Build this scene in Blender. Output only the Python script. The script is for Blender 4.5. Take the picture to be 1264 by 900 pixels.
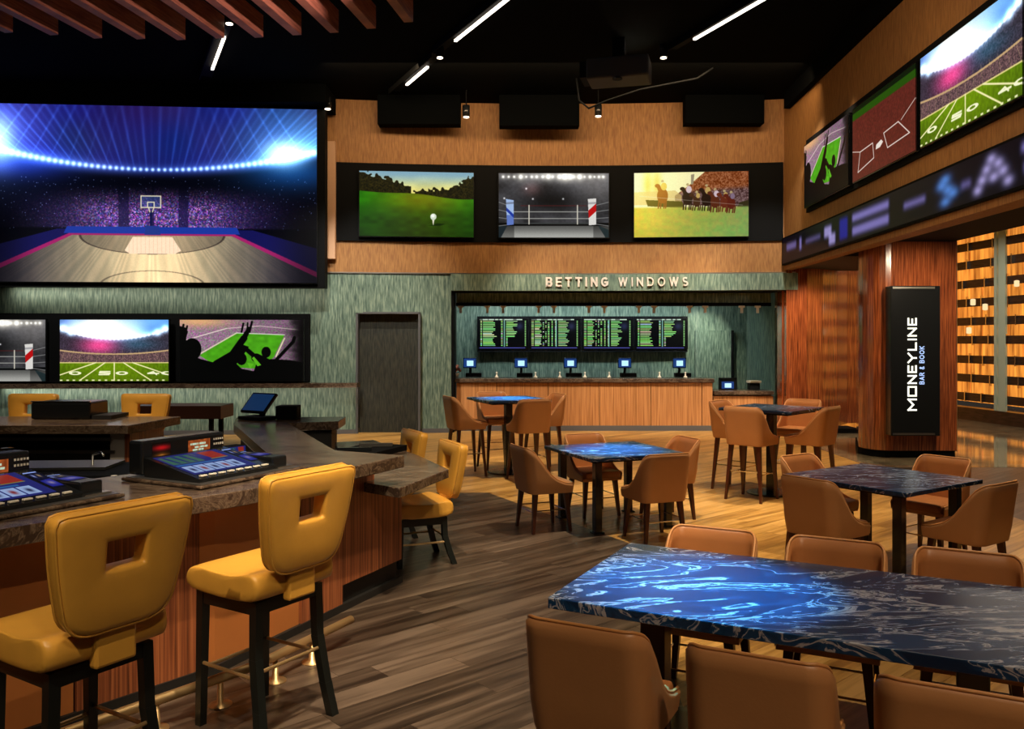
import bpy, bmesh, math, random
import numpy as np
from mathutils import Vector, Matrix

for _o in list(bpy.data.objects): bpy.data.objects.remove(_o)
SC = bpy.context.scene
COL = SC.collection
PI = math.pi
random.seed(7)

# ------------------------------------------------------------------ camera
F = 1032.3; HZ = 421.3; CX = 632.0; H = 1.886
cam = bpy.data.cameras.new('camera'); cam.sensor_fit = 'HORIZONTAL'; cam.sensor_width = 36
cam.lens = 36*F/1264; cam.shift_y = -(450-HZ)/1264; cam.clip_end = 200; cam.clip_start = .05
camo = bpy.data.objects.new('camera', cam); COL.objects.link(camo)
camo.location = (0, 0, H); camo.rotation_euler = (PI/2, 0, 0); SC.camera = camo
# ------------------------------------------------------------------ world, exposure
w = bpy.data.worlds.new('world'); SC.world = w; w.use_nodes = True
w.node_tree.nodes['Background'].inputs[0].default_value = (.9, .75, .6, 1)
w.node_tree.nodes['Background'].inputs[1].default_value = .03
SC.view_settings.view_transform = 'Standard'; SC.view_settings.look = 'None'
SC.view_settings.gamma = 1; SC.view_settings.use_curve_mapping = False
SC.view_settings.exposure = 0
# ------------------------------------------------------------------ lamps
WARM = (1, .80, .55); NEUT = (1, .88, .74)
def spot(x, y, z, tx, ty, tz, e, ang=60, col=WARM, r=.05, blend=.7):
    l = bpy.data.lights.new('ceiling_or_fill_spot', 'SPOT'); l.energy = e*2.6; l.spot_size = math.radians(ang)
    l.spot_blend = blend; l.color = col; l.shadow_soft_size = r
    o = bpy.data.objects.new('ceiling_or_fill_spot', l); COL.objects.link(o); o.location = (x, y, z)
    o.rotation_euler = (Vector((tx, ty, tz))-Vector((x, y, z))).to_track_quat('-Z', 'Y').to_euler()
    return o
def area(x, y, z, tx, ty, tz, sx, sy, e, col=WARM, spread=180):
    l = bpy.data.lights.new('room_or_fill_area', 'AREA'); l.energy = e*1.6; l.shape = 'RECTANGLE'
    l.size = sx; l.size_y = sy; l.color = col; l.spread = math.radians(spread)
    o = bpy.data.objects.new('room_or_fill_area', l); COL.objects.link(o); o.location = (x, y, z)
    o.rotation_euler = (Vector((tx, ty, tz))-Vector((x, y, z))).to_track_quat('-Z', 'Y').to_euler()
    return o
# downlights over the dining floor
for x, y, tx, ty, e, a in [(1.6, 8.0, 1.4, 8.8, 620, 42), (3.9, 7.0, 3.6, 7.6, 420, 40), (.2, 11.2, .3, 12.0, 620, 42),
                 (3.6, 10.0, 3.2, 10.6, 560, 42), (2.0, 13.6, 2.0, 14.6, 620, 48), (-1.6, 13.2, -1.6, 14.4, 480, 46),
                 (2.2, 4.3, 2.0, 4.6, 200, 46), (.6, 5.6, -.1, 5.9, 150, 40), (5.0, 13.0, 4.8, 14.0, 360, 45)]:
    spot(x, y, 6.65, tx, ty, 0, e, a)
# fill spots added on the camera side, brightening stools, chairs and floor
spot(-1.6, -1.6, 6.6, -1.7, 3.6, 1.0, 340, 26)
spot(1.6, -1.6, 6.6, .2, 5.2, 0, 150, 56)
spot(2.0, -1.6, 6.6, .9, 2.9, .8, 150, 30, (1, .66, .38))
spot(.2, 1.6, 6.6, -1.6, 5.8, .9, 300, 34)
spot(.3, 3.0, 6.6, -.3, 5.2, 0, 620, 38)
spot(-1.2, 9.8, 5.9, -5.5, 11.8, 6.6, 150, 60, (1, .75, .62))  # added spot aimed up to brighten the red beams
# bar stools and bar
spot(-1.9, 2.3, 6.6, -1.5, 3.3, .9, 150, 24)
spot(-.9, 2.9, 6.6, -1.25, 4.2, .9, 190, 22)
spot(-.2, 5.2, 6.6, -.9, 7.3, .6, 520, 24, r=.04)
spot(-2.6, 5.6, 6.6, -2.4, 6.0, 1, 170, 50, NEUT)
spot(-4.6, 5.4, 6.6, -4.6, 8.1, .8, 260, 40)  # added spot to brighten the far bar's open shelves
spot(-4.6, 8.0, 6.6, -4.6, 9.1, 1, 300, 40)
# added blue spots that give the stone tables their blue sheen
BLUE = (.05, .55, 1)
spot(.6, 4.6, 6.5, .86, 3.85, .76, 4300, 13.5, BLUE, blend=1)
spot(.8, 9.4, 6.5, 1.05, 8.7, .76, 5200, 12, BLUE, blend=1)
spot(-.1, 12.5, 6.5, -.05, 12.05, 1.06, 5600, 11, BLUE, blend=1)
# wall washers
area(.9, 14.7, 6.7, .9, 17.3, 4.9, 8.5, .3, 105, (1, .70, .40), 150)
area(3.3, 9.8, 6.7, 5.3, 10.6, 4.8, .3, 9, 75, (1, .70, .40), 150)
area(-6.8, 16.5, 2.9, -6.8, 16.95, 2.55, 6.2, .05, 9, NEUT, 150)  # added strip below the video wall, lifts the dark wall under it
for x in (-2.6, 1.2, 3.2, 5.0): spot(x, 14.0, 6.6, x, 17.2, 2.3, 300, 46, (1, .92, .80))
for x in (-8.2, -5.6, -3.4): spot(x, 11.5, 6.6, x, 17.0, 1.4, 420, 44, (1, .92, .80))
area(-6.6, 16.55, .93, -6.6, 16.95, .2, 7, .05, 14, (1, .9, .78))  # added strip under the wall shelf, brightens the green wall below
# betting room and corridor
area(1.6, 19.1, 3.0, 1.6, 20.2, 1.2, 5.5, .2, 55, (.85, .95, 1), 170)
spot(4.5, 18.9, 3.0, 4.5, 20.2, 1.6, 60, 70, (1, .95, .75))
spot(.4, 14.5, 6.5, .8, 17.6, .5, 300, 40, (1, .78, .55)); spot(3.4, 14.5, 6.5, 3.4, 17.6, .5, 300, 40, (1, .78, .55))
area(9.3, 16, 4.4, 9.3, 16, 0, 2, 6, 70, NEUT, 170)
spot(6.3, 11.3, 3.42, 6.5, 13.5, 1.5, 110, 90, WARM)
spot(5.95, 15.7, 3.3, 6.15, 17.0, 1.5, 60, 90, WARM)
spot(4.3, 12.4, 6.5, 5.9, 17.0, 1.2, 260, 24, WARM)

# ------------------------------------------------------------------ materials
MATS = {}
def base_mat(name):
    m = bpy.data.materials.new(name); m.use_nodes = True; MATS[name] = m
    nt = m.node_tree; b = nt.nodes['Principled BSDF']
    return m, nt, b
def N(nt, t, **k):
    n = nt.nodes.new(t)
    for a, v in k.items(): setattr(n, a, v)
    return n
def mat(name, col, rough=.5, metal=0, spec=.5, coat=0, bump=None, var=0, vscale=8):
    m, nt, b = base_mat(name)
    b.inputs['Base Color'].default_value = (*col, 1); b.inputs['Roughness'].default_value = rough
    b.inputs['Metallic'].default_value = metal; b.inputs['Specular IOR Level'].default_value = spec
    b.inputs['Coat Weight'].default_value = coat; b.inputs['Coat Roughness'].default_value = .12
    tc = N(nt, 'ShaderNodeTexCoord')
    if var:
        no = N(nt, 'ShaderNodeTexNoise'); no.inputs['Scale'].default_value = vscale; no.inputs['Detail'].default_value = 6
        nt.links.new(tc.outputs['Object'], no.inputs['Vector'])
        mx = N(nt, 'ShaderNodeMix', data_type='RGBA')
        mx.inputs[6].default_value = (*[c*(1-var) for c in col], 1); mx.inputs[7].default_value = (*[min(1, c*(1+var)) for c in col], 1)
        nt.links.new(no.outputs['Fac'], mx.inputs[0]); nt.links.new(mx.outputs[2], b.inputs['Base Color'])
    if bump:
        no = N(nt, 'ShaderNodeTexNoise'); no.inputs['Scale'].default_value = bump[0]; no.inputs['Detail'].default_value = 3
        nt.links.new(tc.outputs['Object'], no.inputs['Vector'])
        bp = N(nt, 'ShaderNodeBump'); bp.inputs['Strength'].default_value = bump[1]; bp.inputs['Distance'].default_value = .004
        nt.links.new(no.outputs['Fac'], bp.inputs['Height']); nt.links.new(bp.outputs['Normal'], b.inputs['Normal'])
    return m
def streak(name, c0, c1, sc, rough=.5, spec=.4, pos='Position', coat=0, bumps=.3, lo=.3, hi=.7, rot=0, c2=None, detail=5, warp=0):
    """noise stretched per axis: sc=(x,y,z) frequency"""
    m, nt, b = base_mat(name); L = nt.links
    g = N(nt, 'ShaderNodeNewGeometry') if pos == 'Position' else N(nt, 'ShaderNodeTexCoord')
    out = g.outputs['Position'] if pos == 'Position' else g.outputs['Object']
    r = N(nt, 'ShaderNodeMapping'); r.inputs['Rotation'].default_value = (0, 0, rot); L.new(out, r.inputs['Vector'])
    mp = N(nt, 'ShaderNodeMapping'); mp.inputs['Scale'].default_value = sc; L.new(r.outputs[0], mp.inputs['Vector'])
    no = N(nt, 'ShaderNodeTexNoise'); no.inputs['Scale'].default_value = 1; no.inputs['Detail'].default_value = detail
    no.inputs['Distortion'].default_value = warp
    L.new(mp.outputs[0], no.inputs['Vector'])
    cr = N(nt, 'ShaderNodeValToRGB'); cr.color_ramp.elements[0].position = lo; cr.color_ramp.elements[1].position = hi
    cr.color_ramp.elements[0].color = (*c0, 1); cr.color_ramp.elements[1].color = (*c1, 1)
    if c2: e = cr.color_ramp.elements.new((lo+hi)/2); e.color = (*c2, 1)
    L.new(no.outputs['Fac'], cr.inputs[0]); L.new(cr.outputs[0], b.inputs['Base Color'])
    b.inputs['Roughness'].default_value = rough; b.inputs['Specular IOR Level'].default_value = spec
    b.inputs['Coat Weight'].default_value = coat; b.inputs['Coat Roughness'].default_value = .08
    if bumps:
        bp = N(nt, 'ShaderNodeBump'); bp.inputs['Strength'].default_value = bumps; bp.inputs['Distance'].default_value = .004
        L.new(no.outputs['Fac'], bp.inputs['Height']); L.new(bp.outputs[0], b.inputs['Normal'])
    return m
def emit(name, col, s):
    m, nt, b = base_mat(name); b.inputs['Base Color'].default_value = (0, 0, 0, 1)
    b.inputs['Emission Color'].default_value = (*col, 1); b.inputs['Emission Strength'].default_value = s
    return m
def wood_plank(name, cols, rough):
    m, nt, b = base_mat(name); L = nt.links
    g = N(nt, 'ShaderNodeNewGeometry'); at = N(nt, 'ShaderNodeAttribute', attribute_name='tone')
    r = N(nt, 'ShaderNodeMapping'); r.inputs['Rotation'].default_value = (0, 0, -PLA); L.new(g.outputs['Position'], r.inputs['Vector'])
    ad = N(nt, 'ShaderNodeVectorMath', operation='ADD'); L.new(r.outputs[0], ad.inputs[0])
    sc_ = N(nt, 'ShaderNodeVectorMath', operation='SCALE'); L.new(at.outputs['Vector'], sc_.inputs[0]); sc_.inputs['Scale'].default_value = 37
    L.new(sc_.outputs[0], ad.inputs[1])
    mp = N(nt, 'ShaderNodeMapping'); mp.inputs['Scale'].default_value = (.8, 13, 1); L.new(ad.outputs[0], mp.inputs['Vector'])
    no = N(nt, 'ShaderNodeTexNoise'); no.inputs['Scale'].default_value = 1; no.inputs['Detail'].default_value = 8; no.inputs['Roughness'].default_value = .62
    no.inputs['Distortion'].default_value = .6
    L.new(mp.outputs[0], no.inputs['Vector'])
    ma = N(nt, 'ShaderNodeMath', operation='MULTIPLY_ADD'); L.new(at.outputs['Fac'], ma.inputs[0]); ma.inputs[1].default_value = .30; ma.inputs[2].default_value = -.15
    m2 = N(nt, 'ShaderNodeMath', operation='ADD'); L.new(no.outputs['Fac'], m2.inputs[0]); L.new(ma.outputs[0], m2.inputs[1])
    cr = N(nt, 'ShaderNodeValToRGB'); cr.color_ramp.elements[0].position = .34; cr.color_ramp.elements[1].position = .68
    cr.color_ramp.elements[0].color = (*cols[0], 1); cr.color_ramp.elements[1].color = (*cols[2], 1)
    e = cr.color_ramp.elements.new(.5); e.color = (*cols[1], 1)
    L.new(m2.outputs[0], cr.inputs[0]); L.new(cr.outputs[0], b.inputs['Base Color'])
    b.inputs['Roughness'].default_value = rough
    bp = N(nt, 'ShaderNodeBump'); bp.inputs['Strength'].default_value = .15; bp.inputs['Distance'].default_value = .003
    L.new(no.outputs['Fac'], bp.inputs['Height']); L.new(bp.outputs[0], b.inputs['Normal'])
    return m
PLA = math.atan2(.66, .75)
M_GREY = wood_plank('grey_plank_wood', [(.020, .013, .009), (.062, .042, .029), (.14, .10, .072)], .32)
M_GOLD = wood_plank('gold_plank_wood', [(.26, .125, .028), (.47, .25, .060), (.66, .38, .115)], .30)
M_ORWALL = streak('ochre_wallcovering', (.21, .090, .025), (.37, .18, .055), (38, 38, 5), .6, c2=(.29, .135, .040), bumps=.2)
M_GRWALL = streak('green_wallcovering', (.046, .084, .068), (.25, .33, .245), (34, 34, 4.5), .6, c2=(.125, .19, .145), bumps=.2)
M_DKWALL = streak('dark_wallcovering', (.01, .012, .01), (.045, .045, .03), (34, 34, 4.5), .6)
M_RIB = streak('ribbed_oak_veneer', (.12, .032, .012), (.50, .17, .062), (80, 80, 1.2), .42, c2=(.30, .088, .032), bumps=.5)
M_RIB2 = streak('ribbed_orange_veneer', (.30, .12, .038), (.62, .30, .115), (60, 60, 1.2), .45, c2=(.50, .22, .075), bumps=.35)
M_RUST = streak('rust_lacquered_wood', (.09, .020, .009), (.50, .135, .04), (60, 60, 2.0), .16, .7, c2=(.26, .065, .02), coat=.9, bumps=.18)
M_BEAM = streak('red_cedar_beam', (.16, .045, .030), (.36, .13, .09), (3, 3, 40), .5, bumps=.1)
M_BLACK = mat('matte_black', (.0035, .004, .0045), .7, spec=.08)
M_BLACKG = mat('glossy_black', (.008, .009, .010), .22)
M_CEIL = mat('black_ceiling', (.0016, .002, .0022), .9, spec=.03)
M_YEL = mat('mustard_leather', (.68, .34, .05), .34, bump=(60, .10), var=.12)
M_YELP = mat('mustard_piping', (.66, .33, .05), .4)
M_TAN = mat('tan_leather', (.52, .245, .098), .42, bump=(90, .12), var=.08)
M_TANIN = mat('russet_leather', (.46, .18, .060), .36, bump=(60, .10), var=.12)
M_TANP = mat('tan_piping', (.60, .27, .09), .4)
M_WAL = mat('walnut_leg', (.070, .018, .009), .35)
M_EBON = mat('ebonised_leg', (.008, .010, .009), .3)
M_BRASS = mat('brushed_brass', (.72, .50, .24), .42, .85)
M_CHROME = mat('chrome', (.7, .68, .62), .2, 1)
M_STEEL = mat('stainless_steel', (.38, .36, .33), .35, 1)
M_GREYM = mat('grey_plastic', (.10, .10, .105), .45)
M_ORLEA = mat('orange_leather_panel', (.50, .17, .042), .45, bump=(70, .1), var=.06)
M_WHITEP = mat('white_plastic', (.65, .60, .5), .5)
M_TOPM = mat('dark_kick', (.012, .011, .010), .6)
M_LED = emit('linear_led', (1, .86, .72), 4)
M_SPOTL = emit('spot_lens', (1, .85, .62), 6)
M_LANT = emit('lantern_glow', (1, .72, .38), 1.1)
M_SIGNW = emit('sign_letter_white', (1, .96, .80), 1.6)
M_SIGNB = emit('sign_letter_blue', (.45, .6, 1), 1.2)
M_LET = mat('brushed_letter', (.88, .80, .74), .35, .3)
def stone(name, dark, mid, vein, scale, w0, rough, blue=None):
    m, nt, b = base_mat(name); L = nt.links
    g = N(nt, 'ShaderNodeNewGeometry')
    mp = N(nt, 'ShaderNodeMapping'); mp.inputs['Scale'].default_value = (scale*.45, scale*1.35, scale); mp.inputs['Rotation'].default_value = (0, 0, .35)
    L.new(g.outputs['Position'], mp.inputs['Vector'])
    n1 = N(nt, 'ShaderNodeTexNoise'); n1.inputs['Scale'].default_value = .8; n1.inputs['Detail'].default_value = 3; n1.inputs['Distortion'].default_value = 1.2
    L.new(mp.outputs[0], n1.inputs['Vector'])
    mx = N(nt, 'ShaderNodeVectorMath', operation='MULTIPLY_ADD'); L.new(n1.outputs['Color'], mx.inputs[0]); mx.inputs[1].default_value = (2.4, 2.4, 2.4); L.new(mp.outputs[0], mx.inputs[2])
    n2 = N(nt, 'ShaderNodeTexNoise'); n2.inputs['Scale'].default_value = 1.1; n2.inputs['Detail'].default_value = 9; n2.inputs['Roughness'].default_value = .58; n2.inputs['Distortion'].default_value = 1.6
    L.new(mx.outputs[0], n2.inputs['Vector'])
    cr = N(nt, 'ShaderNodeValToRGB'); E_ = cr.color_ramp.elements
    E_[0].position = .0; E_[0].color = (*dark, 1); E_[1].position = 1; E_[1].color = (*mid, 1)
    for p, c in [(.44, dark), (.5, mid), (.5+w0*.5, mid), (.5+w0*.75, vein), (.5+w0*1.2, vein), (.5+w0*1.7, mid), (.72, dark)]:
        e = E_.new(p); e.color = (*c, 1)
    L.new(n2.outputs['Fac'], cr.inputs[0])
    L.new(cr.outputs[0], b.inputs['Base Color'])
    b.inputs['Roughness'].default_value = rough; b.inputs['Specular IOR Level'].default_value = .32 if rough > .1 else .6
    return m
M_STONE = stone('blue_black_swirled_granite', (.006, .020, .058), (.010, .042, .115), (.30, .31, .36), 1.9, .030, .24)
M_BARTOP = stone('brown_veined_marble', (.045, .028, .019), (.095, .062, .040), (.15, .108, .075), 6.5, .05, .22)
M_MARBLE = stone('polished_marble_floor', (.14, .11, .07), (.24, .185, .11), (.36, .28, .17), 1.2, .05, .07)
def onyx():
    m, nt, b = base_mat('backlit_onyx'); L = nt.links
    g = N(nt, 'ShaderNodeNewGeometry')
    mp = N(nt, 'ShaderNodeMapping'); mp.inputs['Scale'].default_value = (14, 9, .7); L.new(g.outputs['Position'], mp.inputs['Vector'])
    no = N(nt, 'ShaderNodeTexNoise'); no.inputs['Scale'].default_value = 1; no.inputs['Detail'].default_value = 3; L.new(mp.outputs[0], no.inputs['Vector'])
    cr = N(nt, 'ShaderNodeValToRGB'); cr.color_ramp.elements[0].color = (.20, .05, .006, 1); cr.color_ramp.elements[1].color = (.95, .36, .05, 1)
    cr.color_ramp.elements[0].position = .3; cr.color_ramp.elements[1].position = .72
    L.new(no.outputs['Fac'], cr.inputs[0]); L.new(cr.outputs[0], b.inputs['Emission Color']); L.new(cr.outputs[0], b.inputs['Base Color'])
    b.inputs['Emission Strength'].default_value = 1.25; b.inputs['Roughness'].default_value = .5; b.inputs['Base Color'].default_value = (.2, .08, .02, 1)
    return m
M_ONYX = onyx()
def glass_mat():
    m, nt, b = base_mat('clear_glass'); b.inputs['Transmission Weight'].default_value = 1
    b.inputs['Roughness'].default_value = .0; b.inputs['IOR'].default_value = 1.08; b.inputs['Base Color'].default_value = (.93, .97, .95, 1)
    return m
M_GLASS = glass_mat()

# ------------------------------------------------------------------ mesh helpers
def link(name, me, m=None, parent=None, smooth=False):
    o = bpy.data.objects.new(name, me); COL.objects.link(o)
    if m is not None:
        if not me.materials: me.materials.append(m)
    if parent is not None: o.parent = parent
    if smooth:
        for p in me.polygons: p.use_smooth = True
    return o
def props(o, label=None, cat=None, group=None, kind=None):
    if label: o['label'] = label
    if cat: o['category'] = cat
    if group: o['group'] = group
    if kind: o['kind'] = kind
    return o
def thing(name, label, cat, loc=(0, 0, 0), rz=0, group=None):
    o = bpy.data.objects.new(name, None); COL.objects.link(o); o.empty_display_size = .1
    o.location = loc; o.rotation_euler = (0, 0, rz); return props(o, label, cat, group)
class MB:
    def __init__(s): s.bm = bmesh.new()
    def box(s, c, size, rz=0, bev=0, M=None):
        r = bmesh.ops.create_cube(s.bm, size=1)['verts']
        T = Matrix.Translation(Vector(c)) @ Matrix.Rotation(rz, 4, 'Z')
        if M is not None: T = M @ T
        bmesh.ops.transform(s.bm, verts=r, matrix=T @ Matrix.Diagonal((*size, 1)))
        if bev:
            es = {e for v in r for e in v.link_edges}
            bmesh.ops.bevel(s.bm, geom=list(es), offset=bev, segments=2, affect='EDGES', profile=.5)
        return s
    def prism(s, poly, z0, z1, bev=0):
        a = sum(p[0]*q[1]-q[0]*p[1] for p, q in zip(poly, poly[1:]+poly[:1]))
        if a < 0: poly = poly[::-1]
        b = [s.bm.verts.new((x, y, z0)) for x, y in poly]; t = [s.bm.verts.new((x, y, z1)) for x, y in poly]
        n = len(poly); fs = [s.bm.faces.new(b[::-1]), s.bm.faces.new(t)]
        for i in range(n): fs.append(s.bm.faces.new((b[i], b[(i+1) % n], t[(i+1) % n], t[i])))
        if bev: bmesh.ops.bevel(s.bm, geom=list({e for f in fs[:2] for e in f.edges}), offset=bev, segments=2, affect='EDGES', profile=.5)
        return s
    def tube(s, pts, r, n=10, closed=False, r1=None):
        pts = [Vector(p) for p in pts]; rings = []; k = len(pts)
        for i, p in enumerate(pts):
            if closed: d = pts[(i+1) % k]-pts[i-1]
            else: d = pts[min(i+1, k-1)]-pts[max(i-1, 0)]
            d.normalize(); u = d.orthogonal() if i == 0 else (pu - d*pu.dot(d))
            u.normalize(); pu = u; v = d.cross(u)
            rr = r if r1 is None else r+(r1-r)*i/(k-1)
            rings.append([s.bm.verts.new(p+(u*math.cos(2*PI*j/n)+v*math.sin(2*PI*j/n))*rr) for j in range(n)])
        for i in range(k if closed else k-1):
            a, b = rings[i], rings[(i+1) % k]
            for j in range(n): s.bm.faces.new((a[j], a[(j+1) % n], b[(j+1) % n], b[j]))
        if not closed: s.bm.faces.new(rings[0][::-1]); s.bm.faces.new(rings[-1])
        return s
    def cyl(s, c, r, h, n=24, r2=None):
        x, y, z = c; s.tube([(x, y, z), (x, y, z+h)], r, n, r1=r2); return s
    def lathe(s, c, prof, n=20):
        rings = [[s.bm.verts.new((c[0]+r*math.cos(2*PI*j/n), c[1]+r*math.sin(2*PI*j/n), c[2]+z)) for j in range(n)] for r, z in prof]
        for a, b in zip(rings, rings[1:]):
            for j in range(n): s.bm.faces.new((a[j], a[(j+1) % n], b[(j+1) % n], b[j]))
        s.bm.faces.new(rings[0][::-1]); s.bm.faces.new(rings[-1]); return s
    def leg(s, a, b, ra, rb):
        """square tapered bar from a (top, half width ra) to b"""
        va = [s.bm.verts.new((a[0]+i*ra, a[1]+j*ra, a[2])) for i, j in ((-1, -1), (1, -1), (1, 1), (-1, 1))]
        vb = [s.bm.verts.new((b[0]+i*rb, b[1]+j*rb, b[2])) for i, j in ((-1, -1), (1, -1), (1, 1), (-1, 1))]
        s.bm.faces.new(va); s.bm.faces.new(vb[::-1])
        for i in range(4): s.bm.faces.new((va[i], vb[i], vb[(i+1) % 4], va[(i+1) % 4]))
        return s
    def grid(s, P):
        """P: rows of points -> quad sheet"""
        V = [[s.bm.verts.new(p) for p in r] for r in P]
        for a, b in zip(V, V[1:]):
            for j in range(len(a)-1): s.bm.faces.new((a[j], a[j+1], b[j+1], b[j]))
        return s
    def mesh(s, name):
        bmesh.ops.recalc_face_normals(s.bm, faces=s.bm.faces[:])
        me = bpy.data.meshes.new(name); s.bm.to_mesh(me); s.bm.free(); return me
    def build(s, name, m, parent=None, smooth=False):
        return link(name, s.mesh(name), m, parent, smooth)
def bevmod(o, wd=.01, seg=2):
    md = o.modifiers.new('bevel', 'BEVEL'); md.width = wd; md.segments = seg; md.limit_method = 'ANGLE'; return o
def bevmod_o(o, wd): bevmod(o, wd); return o
def subs(o, l=2):
    md = o.modifiers.new('subdivision', 'SUBSURF'); md.levels = l; md.render_levels = l; return o
def copy_tree(o, parent=None):
    c = o.copy(); COL.objects.link(c); c.parent = parent
    for ch in o.children: copy_tree(ch, c)
    return c
def dup(root, loc, rz, label, group=None):
    c = copy_tree(root); c.location = loc; c.rotation_euler = (0, 0, rz); c['label'] = label
    if group: c['group'] = group
    return c
def P(px, Y): return (px-CX)/F*Y
def Z(py, Y): return H-(py-HZ)/F*Y
def hit(px, a, b):
    """parameter t where image column px crosses plan segment a-b"""
    k = (px-CX)/F
    return (k*a[1]-a[0])/((b[0]-a[0])-k*(b[1]-a[1]))
def lerp(a, b, t): return (a[0]+(b[0]-a[0])*t, a[1]+(b[1]-a[1])*t)

# ------------------------------------------------------------------ pictures for the screens (drawn here with numpy)
class Pic:
    def __init__(s, wd, ht, seed=1):
        s.w, s.h = wd, ht; s.a = np.zeros((ht, wd, 3)); s.r = np.random.RandomState(seed)
        s.V, s.U = np.mgrid[0:ht, 0:wd]; s.U = (s.U+.5)/wd; s.V = (s.V+.5)/ht
    def over(s, m, c):
        c = np.asarray(c, float); m = np.clip(m, 0, 1)[..., None]; s.a = s.a*(1-m)+c*m
    def add(s, m, c): s.a = s.a+np.clip(m, 0, None)[..., None]*np.asarray(c, float)
    def noise(s, nx, ny):
        g = s.r.rand(ny+2, nx+2); x = s.U*nx; y = s.V*ny; i = x.astype(int); j = y.astype(int); fx = x-i; fy = y-j
        fx = fx*fx*(3-2*fx); fy = fy*fy*(3-2*fy)
        return (g[j, i]*(1-fx)+g[j, i+1]*fx)*(1-fy)+(g[j+1, i]*(1-fx)+g[j+1, i+1]*fx)*fy
    def poly(s, pts):
        m = np.zeros(s.U.shape, bool); n = len(pts)
        for i in range(n):
            x0, y0 = pts[i]; x1, y1 = pts[(i+1) % n]
            if y0 == y1: continue
            c = ((y0 > s.V) != (y1 > s.V)) & (s.U < (x1-x0)*(s.V-y0)/(y1-y0)+x0); m ^= c
        return m.astype(float)
    def seg(s, a, b, wd, soft=None):
        asp = s.w/s.h; ax, ay, bx, by = a[0]*asp, a[1], b[0]*asp, b[1]; X = s.U*asp; Y = s.V
        t = np.clip(((X-ax)*(bx-ax)+(Y-ay)*(by-ay))/((bx-ax)**2+(by-ay)**2+1e-9), 0, 1)
        d = np.hypot(X-ax-t*(bx-ax), Y-ay-t*(by-ay)); soft = soft or 1.2/s.h
        return np.clip((wd/2-d)/soft+.5, 0, 1)
    def blob(s, x, y, rx, ry=None, p=2.): 
        ry = ry or rx*s.w/s.h
        return np.exp(-(((s.U-x)/rx)**2+((s.V-y)/ry)**2)**(p/2))
    def disc(s, x, y, rx, ry): return (((s.U-x)/rx)**2+((s.V-y)/ry)**2 < 1).astype(float)
    def mat(s, name, strength=1.0):
        g = np.clip(s.a, 0, 1); q = np.pad(g, ((1, 1), (1, 1), (0, 0)), 'edge')
        if s.w > 300 and not name.startswith('odds'): g = (q[:-2, 1:-1]+q[2:, 1:-1]+q[1:-1, :-2]+q[1:-1, 2:]+2*g)/6*(.95+.10*s.r.rand(s.h, s.w, 1))
        s.a = g; img = bpy.data.images.new(name, s.w, s.h, alpha=False); buf = np.ones((s.h, s.w, 4), np.float32)
        buf[..., :3] = np.clip(s.a, 0, 1)[::-1]; img.pixels.foreach_set(buf.ravel()); img.update(); img.pack()
        m, nt, b = base_mat(name); t = N(nt, 'ShaderNodeTexImage'); t.image = img; t.extension = 'EXTEND'
        b.inputs['Base Color'].default_value = (.002, .002, .002, 1); b.inputs['Roughness'].default_value = .35; b.inputs['Specular IOR Level'].default_value = .08
        nt.links.new(t.outputs['Color'], b.inputs['Emission Color']); b.inputs['Emission Strength'].default_value = strength
        return m
def ss(x, a, b): t = np.clip((x-a)/(b-a), 0, 1); return t*t*(3-2*t)

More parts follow.
